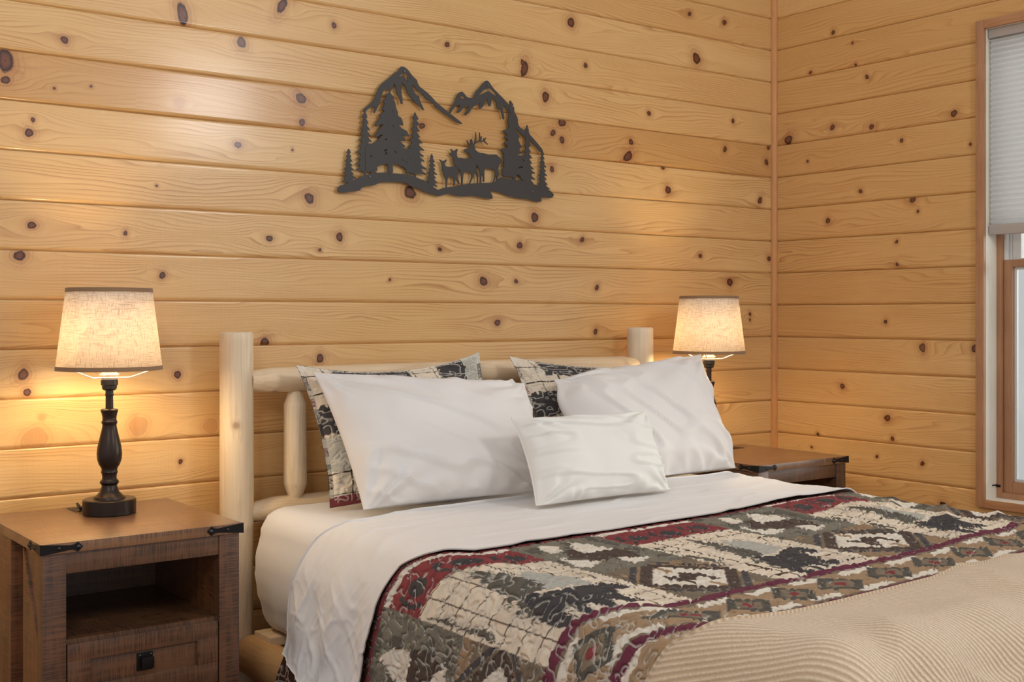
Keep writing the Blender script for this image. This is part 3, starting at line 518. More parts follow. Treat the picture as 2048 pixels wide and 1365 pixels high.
sash = wpart('lower_sash', frame(.080, .104, y0-.036, y1+.036, WZ0+.022, 1.346, .032, .055, .026), M['casing'])
wpart('upper_sash', frame(.108, .130, y0-.053, y1+.053, 1.320, WZ1-.03, .032), M['white'])
wpart('pane', [(.090, .094, y1+.068, y0-.068, WZ0+.076, 1.32)], M['glass'], bev=0)
wpart('pane', [(.118, .121, y1+.084, y0-.084, 1.35, WZ1-.06)], M['glass'], bev=0)
wpart('glazing_bead', frame(.0935, .103, y0-.068, y1+.068, WZ0+.077, 1.32, .010), M['white'], bev=.001)
# small latch at the bottom of the jamb
wpart('latch', [(.064, .074, y0-.030, y0-.0137, WZ0+.055, WZ0+.063), (.040, .062, y0-.018, y0-.0141, WZ0+.060, WZ0+.064)], M['iron'], bev=.001)

bl = empty('cellular_blind', (.03, -1.65, WZ1-.016)); tag(bl, 'white pleated cellular blind half lowered in the window by the bed', 'blind')
def bpart(name, boxes, mat, bev=.002):
    bm = bmesh.new()
    for b in boxes: bm_box(bm, *b, bev)
    o = finish(name, bm, mat, bl); o.matrix_parent_inverse = Matrix.Translation(bl.location).inverted(); return o
yb0, yb1 = y0-.021, y1+.021
bpart('headrail', [(.010, .052, yb1, yb0+.004, WZ1-.047, WZ1-.0143)], M['railp'], .006)
bpart('bottom_rail', [(.012, .048, yb1, yb0+.002, 1.434, 1.470)], M['railp'], .004)
zz = np.arange(1.470, WZ1-.047+.001, .0095)
xs_ = np.where(np.arange(len(zz)) % 2 == 0, .020, .0125)
for nm, sgn in (('pleated_cloth', 1),):
    ys = np.linspace(yb1, yb0-.002, 3)
    A = []
    prof = [(x, z) for x, z in zip(xs_, zz)]+[(.060-x, z) for x, z in reversed(list(zip(xs_, zz)))]
    Pp = np.array([[(x, y, z) for y in ys] for x, z in prof])
    o = gridmesh(nm, Pp, M['blind'], None, closed_u=True)
    bm = bmesh.new(); bm.from_mesh(o.data); bmesh.ops.holes_fill(bm, edges=[e for e in bm.edges if e.is_boundary]); bmesh.ops.recalc_face_normals(bm, faces=bm.faces); bm.to_mesh(o.data); bm.free()
    o.data.shade_flat(); o.parent = bl; o.matrix_parent_inverse = Matrix.Translation(bl.location).inverted()

# ------------------------------------------------------------------ metal wall art
art = empty('metal_wall_art', (-1.63, -.014, 1.75)); tag(art, 'black cut metal silhouette of mountains, pines and elk hung above the bed', 'wall art')
inv = Matrix.Translation(art.location).inverted()
def apart(name, pts, holes=(), dy=0):
    o = prism(name, smooth_loop(pts) if name != 'pine_tree_outline' or len(pts) > 60 else pts, holes, -.0165-dy, -.0135-dy*.5, M['steel'], art); o.matrix_parent_inverse = inv; return o
def smooth_loop(l):
    r = []
    for i in range(len(l)):
        p, q = l[i], l[(i+1) % len(l)]
        r += [(p[0]*.78+q[0]*.22, p[1]*.78+q[1]*.22), (p[0]*.22+q[0]*.78, p[1]*.22+q[1]*.78)]
    return r
apart('mountain_outline', ART['ml'], ART['mlh'], .0002)
apart('mountain_outline', ART['mr'], ART['mrh'], .0003)
apart('ground_outline', ART['ground'], (), .0006)
apart('fawn_outline', ART['fawn'], (), .0008)
apart('doe_outline', ART['doe'], (), .0010)
elk = apart('elk_outline', ART['elk'], (), .0012)
bm = bmesh.new()
for k, pl in enumerate(ART['ant']):
    w = [.0022]*len(pl) if k != 3 else [.0022, .002, .0022, .002, .002, .001]
    w[-1] = .0008
    for i in range(len(pl)-1):
        (xa, za), (xc, zc) = pl[i], pl[i+1]; L = math.hypot(xc-xa, zc-za); nx, nz = -(zc-za)/L, (xc-xa)/L
        ex, ez = (xc-xa)/L*.0006, (zc-za)/L*.0006
        q = [(xa-ex+nx*w[i], za-ez+nz*w[i]), (xa-ex-nx*w[i], za-ez-nz*w[i]), (xc+ex-nx*w[i+1], zc+ez-nz*w[i+1]), (xc+ex+nx*w[i+1], zc+ez+nz*w[i+1])]
        yy = -.0178-.00002*(k*3+i)
        f = [bm.verts.new((x, yy, z)) for x, z in q]; b = [bm.verts.new((x, -.0142, z)) for x, z in q]
        bm.faces.new(f); bm.faces.new(b[::-1])
        for a in range(4): bm.faces.new((f[a], f[(a+1) % 4], b[(a+1) % 4], b[a]))
bmesh.ops.recalc_face_normals(bm, faces=bm.faces)
o = finish('antlers', bm, M['steel'], art, False); o.matrix_parent_inverse = inv
def tree_pts(x, zt, zb, wl, wr, ztr, n, rs):
    L, Rr = [], []
    for side, w, out in ((-1, wl, L), (1, wr, Rr)):
        for i in range(n):
            f0 = i/n; f1 = (i+1)/n; hh = (zt-zb)/n
            z1_ = zt-(zt-zb)*(f1+rs.uniform(-.015, .015)); wt = w*(.20+.80*f1**1.1)*rs.uniform(.72, 1.12)
            out.append((x+side*wt*(.30+.22*f0), z1_+hh*.80))
            out.append((x+side*wt*.62, z1_+hh*.50)); out.append((x+side*wt*.92, z1_+hh*.20)); out.append((x+side*wt, z1_+hh*.03)); out.append((x+side*wt*.90, z1_-hh*.04))
            out.append((x+side*wt*.66, z1_+hh*.06))
    tw = .0035 if wl < .06 else .006
    pts = [(x-.0012, zt)]+L+[(x-tw, zb+.002), (x-tw*1.2, ztr-.004), (x+tw*1.2, ztr-.004), (x+tw, zb+.002)]+Rr[::-1]+[(x+.0012, zt)]
    return pts
rs = np.random.RandomState(3)
for i, (a, b, w, e, n) in enumerate(ART['trees']):
    if i in (2, 5): continue
    apart('pine_tree_outline', tree_pts(a[0], a[1], b[1]-.002, w[0], w[1], e[1], n, rs), (), .0004+.0001*i)
apart('pine_tree_outline', ART['t3'], ART['t3h'], .0018)
apart('pine_tree_outline', ART['t6'], ART['t6h'], .0019)
for (x, z) in ((-1.8285, 1.946), (-1.4935, 1.940), (-1.96, 1.593), (-1.30, 1.585)):
    bm = bmesh.new()
    bmesh.ops.create_cone(bm, cap_ends=True, segments=12, radius1=.0032, radius2=.0028, depth=.022, matrix=Matrix.Translation((x, -.0088, z)) @ Matrix.Rotation(R(90), 4, 'X'))
    o = finish('mounting_screw', bm, M['label'], art); o.matrix_parent_inverse = inv

# ------------------------------------------------------------------ bed frame
bed = empty('log_bed_frame', (-1.65, -1.2, 0)); tag(bed, 'pale peeled log bed frame with headboard posts and side rails carrying the mattress', 'bed frame')
binv = Matrix.Translation(bed.location).inverted()
def bp(o): o.parent = bed; o.matrix_parent_inverse = binv; return o
def log(name, p0, p1, r, mat, taper=.0, tr_=.55, seg=28, seed=0, round_=.012):
    """log from p0 to p1 with softly rounded (or tapered) ends and a slightly wandering surface"""
    p0 = Vector(p0); p1 = Vector(p1); L = (p1-p0).length; d = (p1-p0)/L
    a = d.cross(Vector((0, 0, 1)) if abs(d.z) < .9 else Vector((1, 0, 0))).normalized(); b = d.cross(a)
    if taper > 0:
        st = [(0, r*tr_), (taper*.25, r*(tr_+.12)), (taper, r*.97), (taper*1.15, r)]
    else:
        st = [(0, r-round_), (round_*.3, r-round_*.42), (round_, r)]
    mid = list(np.linspace(st[-1][0]+.02, L-st[-1][0]-.02, max(4, int(L/.06))))
    ss = st+[(m, r) for m in mid]+[(L-s, rr) for s, rr in reversed(st)]
    bm = bmesh.new(); rings = []
    for s, rr in ss:
        ring = []
        for k in range(seg):
            th = 2*math.pi*k/seg
            w = 1+.022*math.sin(2*th+s*3+seed)+.016*math.sin(s*9+seed*2)+.008*math.sin(5*th+s*7+seed)
            ring.append(bm.verts.new(p0+d*s+(a*math.cos(th)+b*math.sin(th))*rr*w))
        rings.append(ring)
    for r0, r1 in zip(rings[:-1], rings[1:]):
        for k in range(seg): bm.faces.new((r0[k], r0[(k+1) % seg], r1[(k+1) % seg], r1[k]))
    bm.faces.new(rings[0]); bm.faces.new(rings[-1][::-1])
    bmesh.ops.recalc_face_normals(bm, faces=bm.faces)
    return bp(finish(name, bm, mat, None, True, 50))
PXL, PXR, PY = -2.452, -.862, -.105
log('headboard_post', (PXL, PY, 0), (PXL, PY, 1.100), .0488, M['log_v'], seed=1, round_=.007)
log('headboard_post', (PXR, PY, 0), (PXR, PY, 1.103), .0488, M['log_v'], seed=4, round_=.007)
log('headboard_rail', (PXL+.035, PY-.012, .957), (PXR-.035, PY-.012, .961), .0385, M['log_x'], .055, .72, seed=2)
log('headboard_rail', (PXL+.035, PY-.005, .575), (PXR-.035, PY-.005, .575), .038, M['log_x'], .075, .62, seed=7)
for i in range(6):
    x = -2.27+.246*i
    log('spindle', (x, PY-.008, .598), (x, PY-.008, .930), .0360, M['log_v'], .045, .5, seed=i*3+1, seg=8 if i == 0 else 10)
for xx, s in ((-2.436, 3), (-.845, 6)):
    log('side_rail', (xx, -.150, .178), (xx, -2.32, .178), .056, M['log_y'], 0, seed=s, round_=.022)
for xx in (PXL, PXR): log('foot_post', (xx, -2.40, 0), (xx, -2.40, .34), .05, M['log_v'], seed=9, round_=.012)
log('foot_rail', (PXL+.03, -2.40, .18), (PXR-.03, -2.40, .18), .045, M['log_x'], .07, .6, seed=5)
for i in range(9):
    y = -.24-.24*i
    bm = bmesh.new(); bm_box(bm, -2.438, -.84, y-.055, y+.045, .226, .2505, .002); bp(finish('slat', bm, M['log_x']))
bm = bmesh.new(); bm_box(bm, -2.47, -2.41, -.36, -.30, .0, .128, .003); bp(finish('center_leg', bm, M['log_v']))

# ------------------------------------------------------------------ mattress
def rounded_slab(x0, x1, y0, y1, z0, z1, r, n=40):
    """dense superellipsoid-like slab in numpy: sections around a vertical profile"""
    # profile points (inset, z)
    prof = []
    h = z1-z0
    for t in np.linspace(0, math.pi/2, 9): prof.append((r*(1-math.sin(t)), z0+r*(1-math.cos(t))))
    for f in np.linspace(0, 1, 14)[1:-1]: prof.append((-.017*math.sin(math.pi*f)**.8+.004*math.exp(-((f-.5)/.03)**2), z0+r+(h-2*r)*f))
    for t in np.linspace(0, math.pi/2, 9): prof.append((r*(1-math.cos(t)), z1-r*(1-math.sin(t))))
    for k in (r+.05, r+.15, r+.3, r+.5): prof.append((k, z1))
    ring = []
    cr = .10
    W, D = x1-x0, y1-y0
    out = []
    for ins, z in prof:
        c = max(cr-ins, .02); pts = []
        a0, a1, b0, b1 = x0+ins, x1-ins, y0+ins, y1-ins
        for (cx, cy, s) in ((a1-c, b1-c, 0), (a0+c, b1-c, 1), (a0+c, b0+c, 2), (a1-c, b0+c, 3)):
            for t in np.linspace(0, math.pi/2, 9): 
                th = s*math.pi/2+t; pts.append((cx+c*math.cos(th), cy+c*math.sin(th)))
        # resample evenly by parameter along each side
        res = []
        m = len(pts)
        for i in range(m):
            p, q = pts[i], pts[(i+1) % m]; L = math.hypot(q[0]-p[0], q[1]-p[1])
            if i % 9 == 8:
                for j in range(60): res.append((p[0]+(q[0]-p[0])*j/60, p[1]+(q[1]-p[1])*j/60))
            else: res.append(p)
        out.append([(x, y, z) for x, y in res])
    return np.array(out)
Pm = rounded_slab(MX0, MX1, -2.20, -.160, .2515, MZ, .072)
nrm_s = np.zeros(Pm.shape[:2])
ang = np.arctan2(Pm[..., 1]+1.15, Pm[..., 0]+1.65)
# gathered fitted sheet near the head corner and along the lower edge
pull = np.exp(-((Pm[..., 1]+.17)/.10)**2)*(Pm[..., 2] > .30)*(Pm[..., 2] < .58)
Pm[..., 0] += np.where(Pm[..., 0] < -1.65, 1, -1)*pull*.0025*np.sin(Pm[..., 2]*150+2*vnoise(Pm[..., 1]*10, Pm[..., 2]*20, 3))
side = (Pm[..., 2] < .57)
Pm[..., 0] += side*.004*vnoise(Pm[..., 1]*5, Pm[..., 2]*9, 5)
low = np.exp(-((Pm[..., 2]-.30)/.03)**2)
Pm[..., 0] += side*low*np.where(Pm[..., 0] < -1.65, 1, -1)*(.006+.004*np.sin(Pm[..., 1]*38+3*vnoise(Pm[..., 1]*8, Pm[..., 2]*3, 6)))
o = gridmesh('mattress', Pm.transpose(1, 0, 2), M['sheet'], None, closed_u=True)
bm = bmesh.new(); bm.from_mesh(o.data); bmesh.ops.holes_fill(bm, edges=[e for e in bm.edges if e.is_boundary])
bmesh.ops.recalc_face_normals(bm, faces=bm.faces); bm.to_mesh(o.data); bm.free(); o.data.shade_smooth()
tag(o, 'thick mattress in a smooth white fitted sheet on the log bed frame', 'mattress')

# ------------------------------------------------------------------ covers laid over the mattress
LTOP = .085*math.pi/4
def cover_pos(s, v, off):
    """s: distance across the bed (0 at the left top edge), v: distance from the wall, off: height above the mattress"""
    r = .078+off; x0 = -2.447-off; zt = MZ+off; x1 = -.852+off
    L = r*math.pi/2; wid = (x1-x0)-2*r
    u = s+L/2                            # 0 where the left hang starts curving
    x = np.empty_like(s); z = np.empty_like(s); nx = np.empty_like(s); nz = np.empty_like(s)
    m = u <= 0; x[m] = x0; z[m] = zt-r+u[m]; nx[m] = -1; nz[m] = 0
    m = (u > 0) & (u <= L); a = u[m]/r; x[m] = x0+r-r*np.cos(a); z[m] = zt-r+r*np.sin(a); nx[m] = -np.cos(a); nz[m] = np.sin(a)
    m = (u > L) & (u <= L+wid); x[m] = x0+r+(u[m]-L); z[m] = zt; nx[m] = 0; nz[m] = 1
    m = (u > L+wid) & (u <= 2*L+wid); a = (u[m]-L-wid)/r; x[m] = x1-r+r*np.sin(a); z[m] = zt-r+r*np.cos(a); nx[m] = np.sin(a); nz[m] = np.cos(a)
    m = u > 2*L+wid; x[m] = x1; z[m] = zt-r-(u[m]-2*L-wid); nx[m] = 1; nz[m] = 0
    y = -v
    # turn down over the foot of the bed
    V0 = 2.15; rf = .10
    e = np.clip(v-V0, 0, None); af = np.clip(e/rf, 0, R(72))
    yy = -(V0+rf*np.sin(af)+np.clip(e-rf*R(72), 0, None)*math.cos(R(72)))
    dz = rf*(1-np.cos(af))+np.clip(e-rf*R(72), 0, None)*math.sin(R(72))
    y = np.where(v > V0, yy, y); z = z-np.where(v > V0, dz, 0)
    return x, y, z, nx, nz
EDGE_S = [-.60, -.45, -.25, -.08, -.02, .04, .1, .9, 1.3, 1.6, 2.0]
EDGE_V = [.86, .88, .92, .97, .995, 1.075, 1.135, 1.112, 1.072, 1.06, 1.05]
edge = lambda s: np.interp(s, EDGE_S, EDGE_V)

def drape(S, V):
    """wrinkles shared by every cover: (height on the top, outward offset on the hang)"""
    amp = .003+.008*sstep(.95, 1.35, S)*(1-sstep(1.55, 1.62, S))
    wr = vnoise(S*4.5+V*3.0, V*5.5-S*2.5, 70)
    ridge = np.maximum(0, 1-np.abs(vnoise(S*3.1+1.3, V*6.0+S*4, 71))*2.6)
    bump = np.maximum(amp*(.5*wr+.9*ridge*sstep(.9, 1.25, S)), -.001)
    bump = bump+.014*np.exp(-(((S-1.30)/.18)**2+((V-1.17)/.09)**2))+.010*np.exp(-(((S-1.28)/.06)**2))*np.exp(-((V-1.42-.3*(S-1.28))/.16)**2)
    bump = bump*sstep(.0, .10, V-edge(S)+.03)
    tip = sstep(1.98, 2.30, V)
    bump = bump+tip*(.020*np.maximum(0, vnoise(S*5+V*2, V*3, 102))+.008*(1+np.sin(S*26+V*6+2*vnoise(S*3, V*3, 103))))
    hang = sstep(.0, -.25, S)
    hg = .006*hang+hang*.011*(1+np.sin(V*34+2*vnoise(V*5, S*2, 72)))*.6+.016*sstep(-.02, -.12, S)+.030*sstep(-.28, -.40, S)
    hg = hg+.055*sstep(1.60, 1.9, S)
    return bump, hg

def thick_sheet(name, P, N, t, mat, attrs=None, colors=None):
    """cloth grid with a little thickness turned under round its edge"""
    n, m = P.shape[:2]
    o = gridmesh(name, P, mat, attrs=attrs, colors=colors)
    bm = bmesh.new(); bm.from_mesh(o.data); bm.normal_update()
    bm.faces.ensure_lookup_table()
    if sum(f.normal.z for f in bm.faces) < 0:
        for f in bm.faces: f.normal_flip()
    be = [e for e in bm.edges if e.is_boundary]
    nv = {v: v.normal.copy() for e in be for v in e.verts}
    r = bmesh.ops.extrude_edge_only(bm, edges=be)
    new = [g for g in r['geom'] if isinstance(g, bmesh.types.BMVert)]
    # move the new rim inward-down
    old = {}
    for e in bm.edges:
        a, b = e.verts
        if (a in nv) != (b in nv):
            src, dst = (a, b) if a in nv else (b, a)
            if dst in new: old[dst] = src
    for d_, s_ in old.items(): d_.co = s_.co-nv[s_]*t
    bm.to_mesh(o.data); bm.free(); o.data.shade_smooth()
    return o

# --- patchwork pattern, drawn in quilt coordinates (p across, q from the head edge)
A3 = lambda r, g, b_: np.array(srgb(r, g, b_)[:3])
RED = A3(132, 60, 62); BUR = A3(106, 50, 66); DRK = A3(70, 66, 66)
GRN = A3(124, 118, 104); DGR = A3(96, 91, 82); CRM = A3(222, 212, 196); TAN = A3(164, 136, 106)
PLD = A3(224, 208, 186); SAG = A3(176, 173, 162); BRN = A3(84, 70, 62); OLV = A3(122, 108, 90)
def pattern(p, q, scale=1.0):
    """p across, q = distance from the head-end edge of the quilt"""
    col = np.empty(p.shape+(3,)); col[:] = TAN
    ci = np.floor(p/.3).astype(int); odd = (ci % 2) != 0
    a = p-ci*.3
    jag = .006*vnoise(p*160, q*160, 61)
    def put(m, c): col[m] = c
    # cream and moose squares
    me = ~odd & (q > .02) & (q < .345)
    put(me, GRN)
    put(me & (vnoise(p*30, q*30, 8) > .25), DGR)
    for pl in ART['cr']: put(me & inside([(x, y-1.135) for x, y in pl], a+jag, q+jag), CRM)
    mo = inside([(x, y-1.135) for x, y in ART['moose']], a+jag*.3, q+jag*.3)
    put(me & mo, BRN)
    put(me & ((a < .012) | (a > .288) | (q > .333)), GRN*.9)
    # diamond squares
    md = ~odd & (q >= .345) & (q < .615)
    u = a/.3-.5; w = (q-.48)/.27; d = np.abs(u)+np.abs(w)
    put(md, OLV)
    put(md & (vnoise(p*14, q*14, 9) > .1), TAN*.8)
    put(md & (d > .40) & (d < .54), BRN)
    put(md & (d < .40), CRM)
    put(md & (d < .40) & (np.abs(u) < .03) & (np.abs(w) > .2), TAN)
    mb = (np.abs(u+.02)/.17)**2+(np.abs(w+.02+.05*np.sin(u*30))/.10)**2 < 1
    put(md & (mb | ((np.abs(u-.13) < .03) & (w > -.05) & (w < .2)) | ((np.abs(u+.12) < .025) & (w > 0) & (w < .2))), BRN)
    put(md & ((np.abs(d-.62) < .04)), DRK*1.3)
    # paw-print squares
    mr = odd & (q > .041) & (q < .17)
    put(mr, RED)
    for k in range(3):
        cx = .055+.095*k; cy = .112+.006*(k % 2)
        paw = ((a-cx-.010)/.024)**2+((q-cy)/.030)**2 < 1
        for j in range(5):
            th = R(130+25*j); paw |= ((a-cx-.032*math.cos(th)+.004)/.007)**2+((q-cy-.043*math.sin(th)*1.0)/.010)**2 < 1
        put(mr & paw, DRK)
    # plaid squares with a bear beneath a tree
    mp = odd & (q >= .17) & (q < .615)
    put(mp, PLD)
    put(mp & (vnoise(p*22, q*9, 4) > .3), PLD*.88)
    pl_ = (np.abs(((a+.004) % .055)-.0275) > .0262) | (np.abs((q % .058)-.029) > .0275)
    put(mp & pl_, np.array(srgb(70, 52, 40)[:3]))
    pa = a-.3
    put(mp & inside([(x, y-1.135) for x, y in ART['sage']], pa+jag, q+jag), SAG)
    put(mp & inside([(x*1.0, y-1.135) for x, y in ART['tree']], pa+jag, q+jag), DGR)
    put(mp & inside([(x, y-1.135) for x, y in ART['bear']], pa+jag*.25, q+jag*.25), DRK)
    put(mp & inside([(x+.0, y-1.135-.0) for x, y in [(-.29, 1.33), (-.275, 1.40), (-.285, 1.47), (-.268, 1.54), (-.29, 1.60)]], pa+jag, q+jag), DGR)
    # border bands
    put(q <= .02, RED*.9); put((q > .02) & (q <= .041) & odd, CRM)
    put((q <= .02) & ~odd, RED*.9)
    put((q > .615) & (q <= .642), BUR)
    mz = (q > .642) & (q <= .785)
    put(mz, TAN*.95)
    zz_ = (q-.7135)/.0715; uu = ((p+.02) % .150)/.150-.5
    dd = np.abs(uu)*1.15+np.abs(zz_)*.62
    put(mz & (np.abs(zz_) > .55) & (np.abs(uu+.25*np.sign(zz_)) > .16), CRM)
    put(mz & (dd < .50) & (dd > .30), DGR*.85)
    put(mz & (dd <= .30), OLV*1.1)
    put(mz & (dd < .13), RED)
    put(mz & (np.abs(zz_) > .88), OLV)
    put((q > .785) & (q <= .812), BUR)
    put((q > .812) & (vnoise(p*20, q*20, 15) > 0), CRM)
    put((q < -.004), A3(84, 48, 34))
    put((q >= -.004) & (q < .001), DRK*.3)
    return col

def sham_pattern(p, q):
    """front of a sham: plaid with bears, a burgundy band and a tan zigzag below"""
    col = np.empty(p.shape+(3,)); col[:] = PLD
    j = .008*vnoise(p*120, q*120, 62)
    def put(m, c): col[m] = c
    put(vnoise(p*22, q*30, 4) > .2, PLD*.86)
    put((np.abs((p % .075)-.0375) > .0358) | (np.abs(((q+.02) % .06)-.03) > .0285), A3(60, 48, 40))
    put((q+j > .14) & (q+j < .225) & (p < .14), DRK); put((q+j > .235) & (q+j < .335) & (p < .20), SAG)
    put((q+j < .075) & (p+j > .10) & (p+j < .36), DRK); put((q+j < .08+.3*(p-.48)) & (p+j > .47) & (p < .575), DRK*.9)
    put((p+j > .575) & (q < .12), SAG); put((q+j > .075) & (q+j < .13) & (p+j > .2) & (p < .5), GRN)
    put((q > .405) & (q < .445), RED); put((q >= .445) & (q < .475), TAN); put((q >= .475) & (np.abs(((p*9) % 1)-.5) < .3), BRN)
    return col
def back_pattern(p, q):
    """reverse side: zigzag strips"""
    col = np.empty(p.shape+(3,)); col[:] = CRM
    u = (q % .15)/.15; w = np.abs(((p*14) % 1)-.5)
    def put(m, c): col[m] = c
    put((u > .25) & (u < .55), TAN*1.2); put((np.abs(u-.40) < .16) & (w > .18), BRN); put(np.abs(u-.40)+w*.5 < .07, RED)
    put((u > .72) & (u < .90), RED); put((u > .05) & (u < .16) & (q > .18), GRN)
    return col

def quilt_surface(s, v):
    """height field of the stippled quilting: puffs between meandering stitch lines"""
    def fld(s, v):
        wx = s+.009*vnoise(s*34, v*34, 31); wv = v+.009*vnoise(s*34, v*34, 32)
        return vnoise(wx*50, wv*80, 33)*.9+vnoise(wx*26+9, wv*30+wx*14, 34)*.3
    st = fld(s, v); e = .0006
    g = np.hypot((fld(s+e, v)-st)/e, (fld(s, v+e)-st)/e)
    st = st/np.maximum(g, 12.0)                 # distance to the nearest stitch line in metres
    puff = 1-np.exp(-(st/.0052)**2)
    return st, puff

# quilt
# quilting: puffs and folds
ds = .0026
s = np.arange(-.50, 1.66, ds); f = np.arange(0, 1, 1/470.)
S, Fv = np.meshgrid(s, f, indexing='ij')
v0 = edge(S)-np.interp(S, [-.52, -.2, 0, .1, .2], [.41, .40, .33, .15, .10]); v1 = np.full(S.shape, 2.06)
V = v0+(v1-v0)*Fv
q = V-edge(S)+0*S
p = np.interp(S, [-.70, -.41, -.11, .175, .44, .775, 1.10, 1.42, 1.70], [-.9, -.6, -.3, 0, .3, .6, .9, 1.2, 1.48])
st, puff = quilt_surface(p, V)
x, y, z, nx, nz = cover_pos(S, V, .007)
bump, hg = drape(S, V)
w1 = nz.clip(0, 1)
off = .0060*puff*(1-.75*sstep(.0, -.03, V-edge(S)))+bump*w1+hg*(1-w1)
Pq = np.stack([x+nx*off, y, z+nz*off], -1)
col = pattern(p, q)
quilt = thick_sheet('quilt', Pq, None, .006, M['quilt'], attrs=dict(st=st), colors=dict(pat=col))
tag(quilt, 'patchwork lodge quilt with bears, moose and burgundy bands spread over the bed', 'quilt')

# white sheet turned down over the head end of the quilt
s = np.arange(-.46, 1.60, .006); f = np.linspace(0, 1, 90)
S, Fv = np.meshgrid(s, f, indexing='ij')
vb = np.interp(S, [-.46, -.315, -.166, -.03, .014, .057, .10, .3, 1.6], [.500, .511, .539, .590, .620, .655, .645, .590, .585])
vf = edge(S)
V = vb+(vf-vb)*Fv
# the lower corner hangs to a slanting hem
hem = np.interp(V, [.45, .51, .62, .75, .95], [-.322, -.330, -.355, -.395, -.47])
S2 = np.where(S < 0, S*np.abs(hem)/.46, S)
S2 = np.where(S < 0, S2, S)
vb2 = np.interp(S2, [-.46, -.315, -.166, -.03, .014, .057, .10, .3, 1.6], [.500, .511, .539, .590, .620, .655, .645, .590, .585])
V = vb2+(edge(S2)+.012-.008*sstep(-.02, -.12, S2)+.001*vnoise(S2*6, S2*0, 90)-vb2)*Fv
x, y, z, nx, nz = cover_pos(S2, V, .0135)
hang = sstep(.02, -.20, S2)
bump, hg = drape(S2, V)
cre = np.maximum(0, 1-np.abs(vnoise(S2*9+V*9, V*14-S2*3, 91))*3)
cre2 = np.maximum(0, 1-np.abs(vnoise(S2*7-V*12, V*6+S2*9, 97))*4)
cre3 = np.maximum(0, 1-np.abs(vnoise(S2*22-V*26, V*16+S2*22, 98))*3)
fl = hang*(.0025*(1+np.sin((V-.2*S2)*42+1.5*vnoise(V*9, S2*6, 92)))+.004*cre+.004*cre2+.0022*cre3+.004*(1+fbm(S2*9, V*12, 93)))
tw = np.maximum(0, .0022*fbm(S2*4, V*22+S2*3, 94)+.0030*np.maximum(0, 1-np.abs(vnoise(S2*3+V*5, V*16-S2*2, 95))*4)+.001)
w1 = np.clip(nz, 0, 1)
off = .0030+w1*(bump+tw+.004*sstep(.85, 1.3, S2)*(vnoise(S2*5, V*7, 96)+1)) + (hg+fl)*(1-w1)
# stitched hem line
hemline = np.exp(-(((edge(S2)-V)-.075)/.003)**2)
off -= .0012*hemline
Ps = np.stack([x+nx*off, y, z+nz*off], -1)
fold = thick_sheet('top_sheet', Ps, None, .004, M['sheet'])
tag(fold, 'white top sheet folded back over the head edge of the patchwork quilt', 'sheet')

# corduroy blanket over the foot
s = np.arange(-.40, 1.66, .006); vv = np.arange(0, .56, .006)
S, E = np.meshgrid(s, vv, indexing='ij')
bedge = np.interp(S, [-.45, -.081, -.049, -.012, .02, .103, .357, .669, .954, 1.66], [1.84, 1.862, 1.872, 1.885, 1.918, 1.957, 1.971, 1.974, 1.967, 1.93])+.004*vnoise(S*5, S*0, 99)
V = bedge+E
x, y, z, nx, nz = cover_pos(S, V, .022)
hang = sstep(.02, -.2, S)
bump, hg = drape(S, V)
w1 = np.clip(nz, 0, 1)
wr = .007*(1+fbm(S*3+2, V*5, 101))+.012*np.maximum(0, 1-np.abs(vnoise(S*2.2+1, V*6-S*1.5, 106))*3)+.008*np.maximum(0, 1-np.abs(vnoise(S*5+V*4, V*8-S*3, 107))*3)*sstep(2.0, 2.2, V)
fl = hang*(.006*(1+np.sin(V*30+S*8+1.5*vnoise(V*6, S*5, 104))))
off = .004+(wr+bump)*w1+(hg+fl)*(1-w1)+.0015*sstep(0, .03, E)-.0035*sstep(.012, 0, E)
Pb = np.stack([x+nx*off, y-sstep(2.12, 2.35, V)*off*.6, z+nz*off], -1)
rib = (S-.34*V)*.95+.005*vnoise(S*3, V*3, 105)
blk = thick_sheet('blanket', Pb, None, .006, M['cord'], attrs=dict(rib=rib))
tag(blk, 'beige ribbed corduroy blanket laid across the foot of the bed', 'blanket')

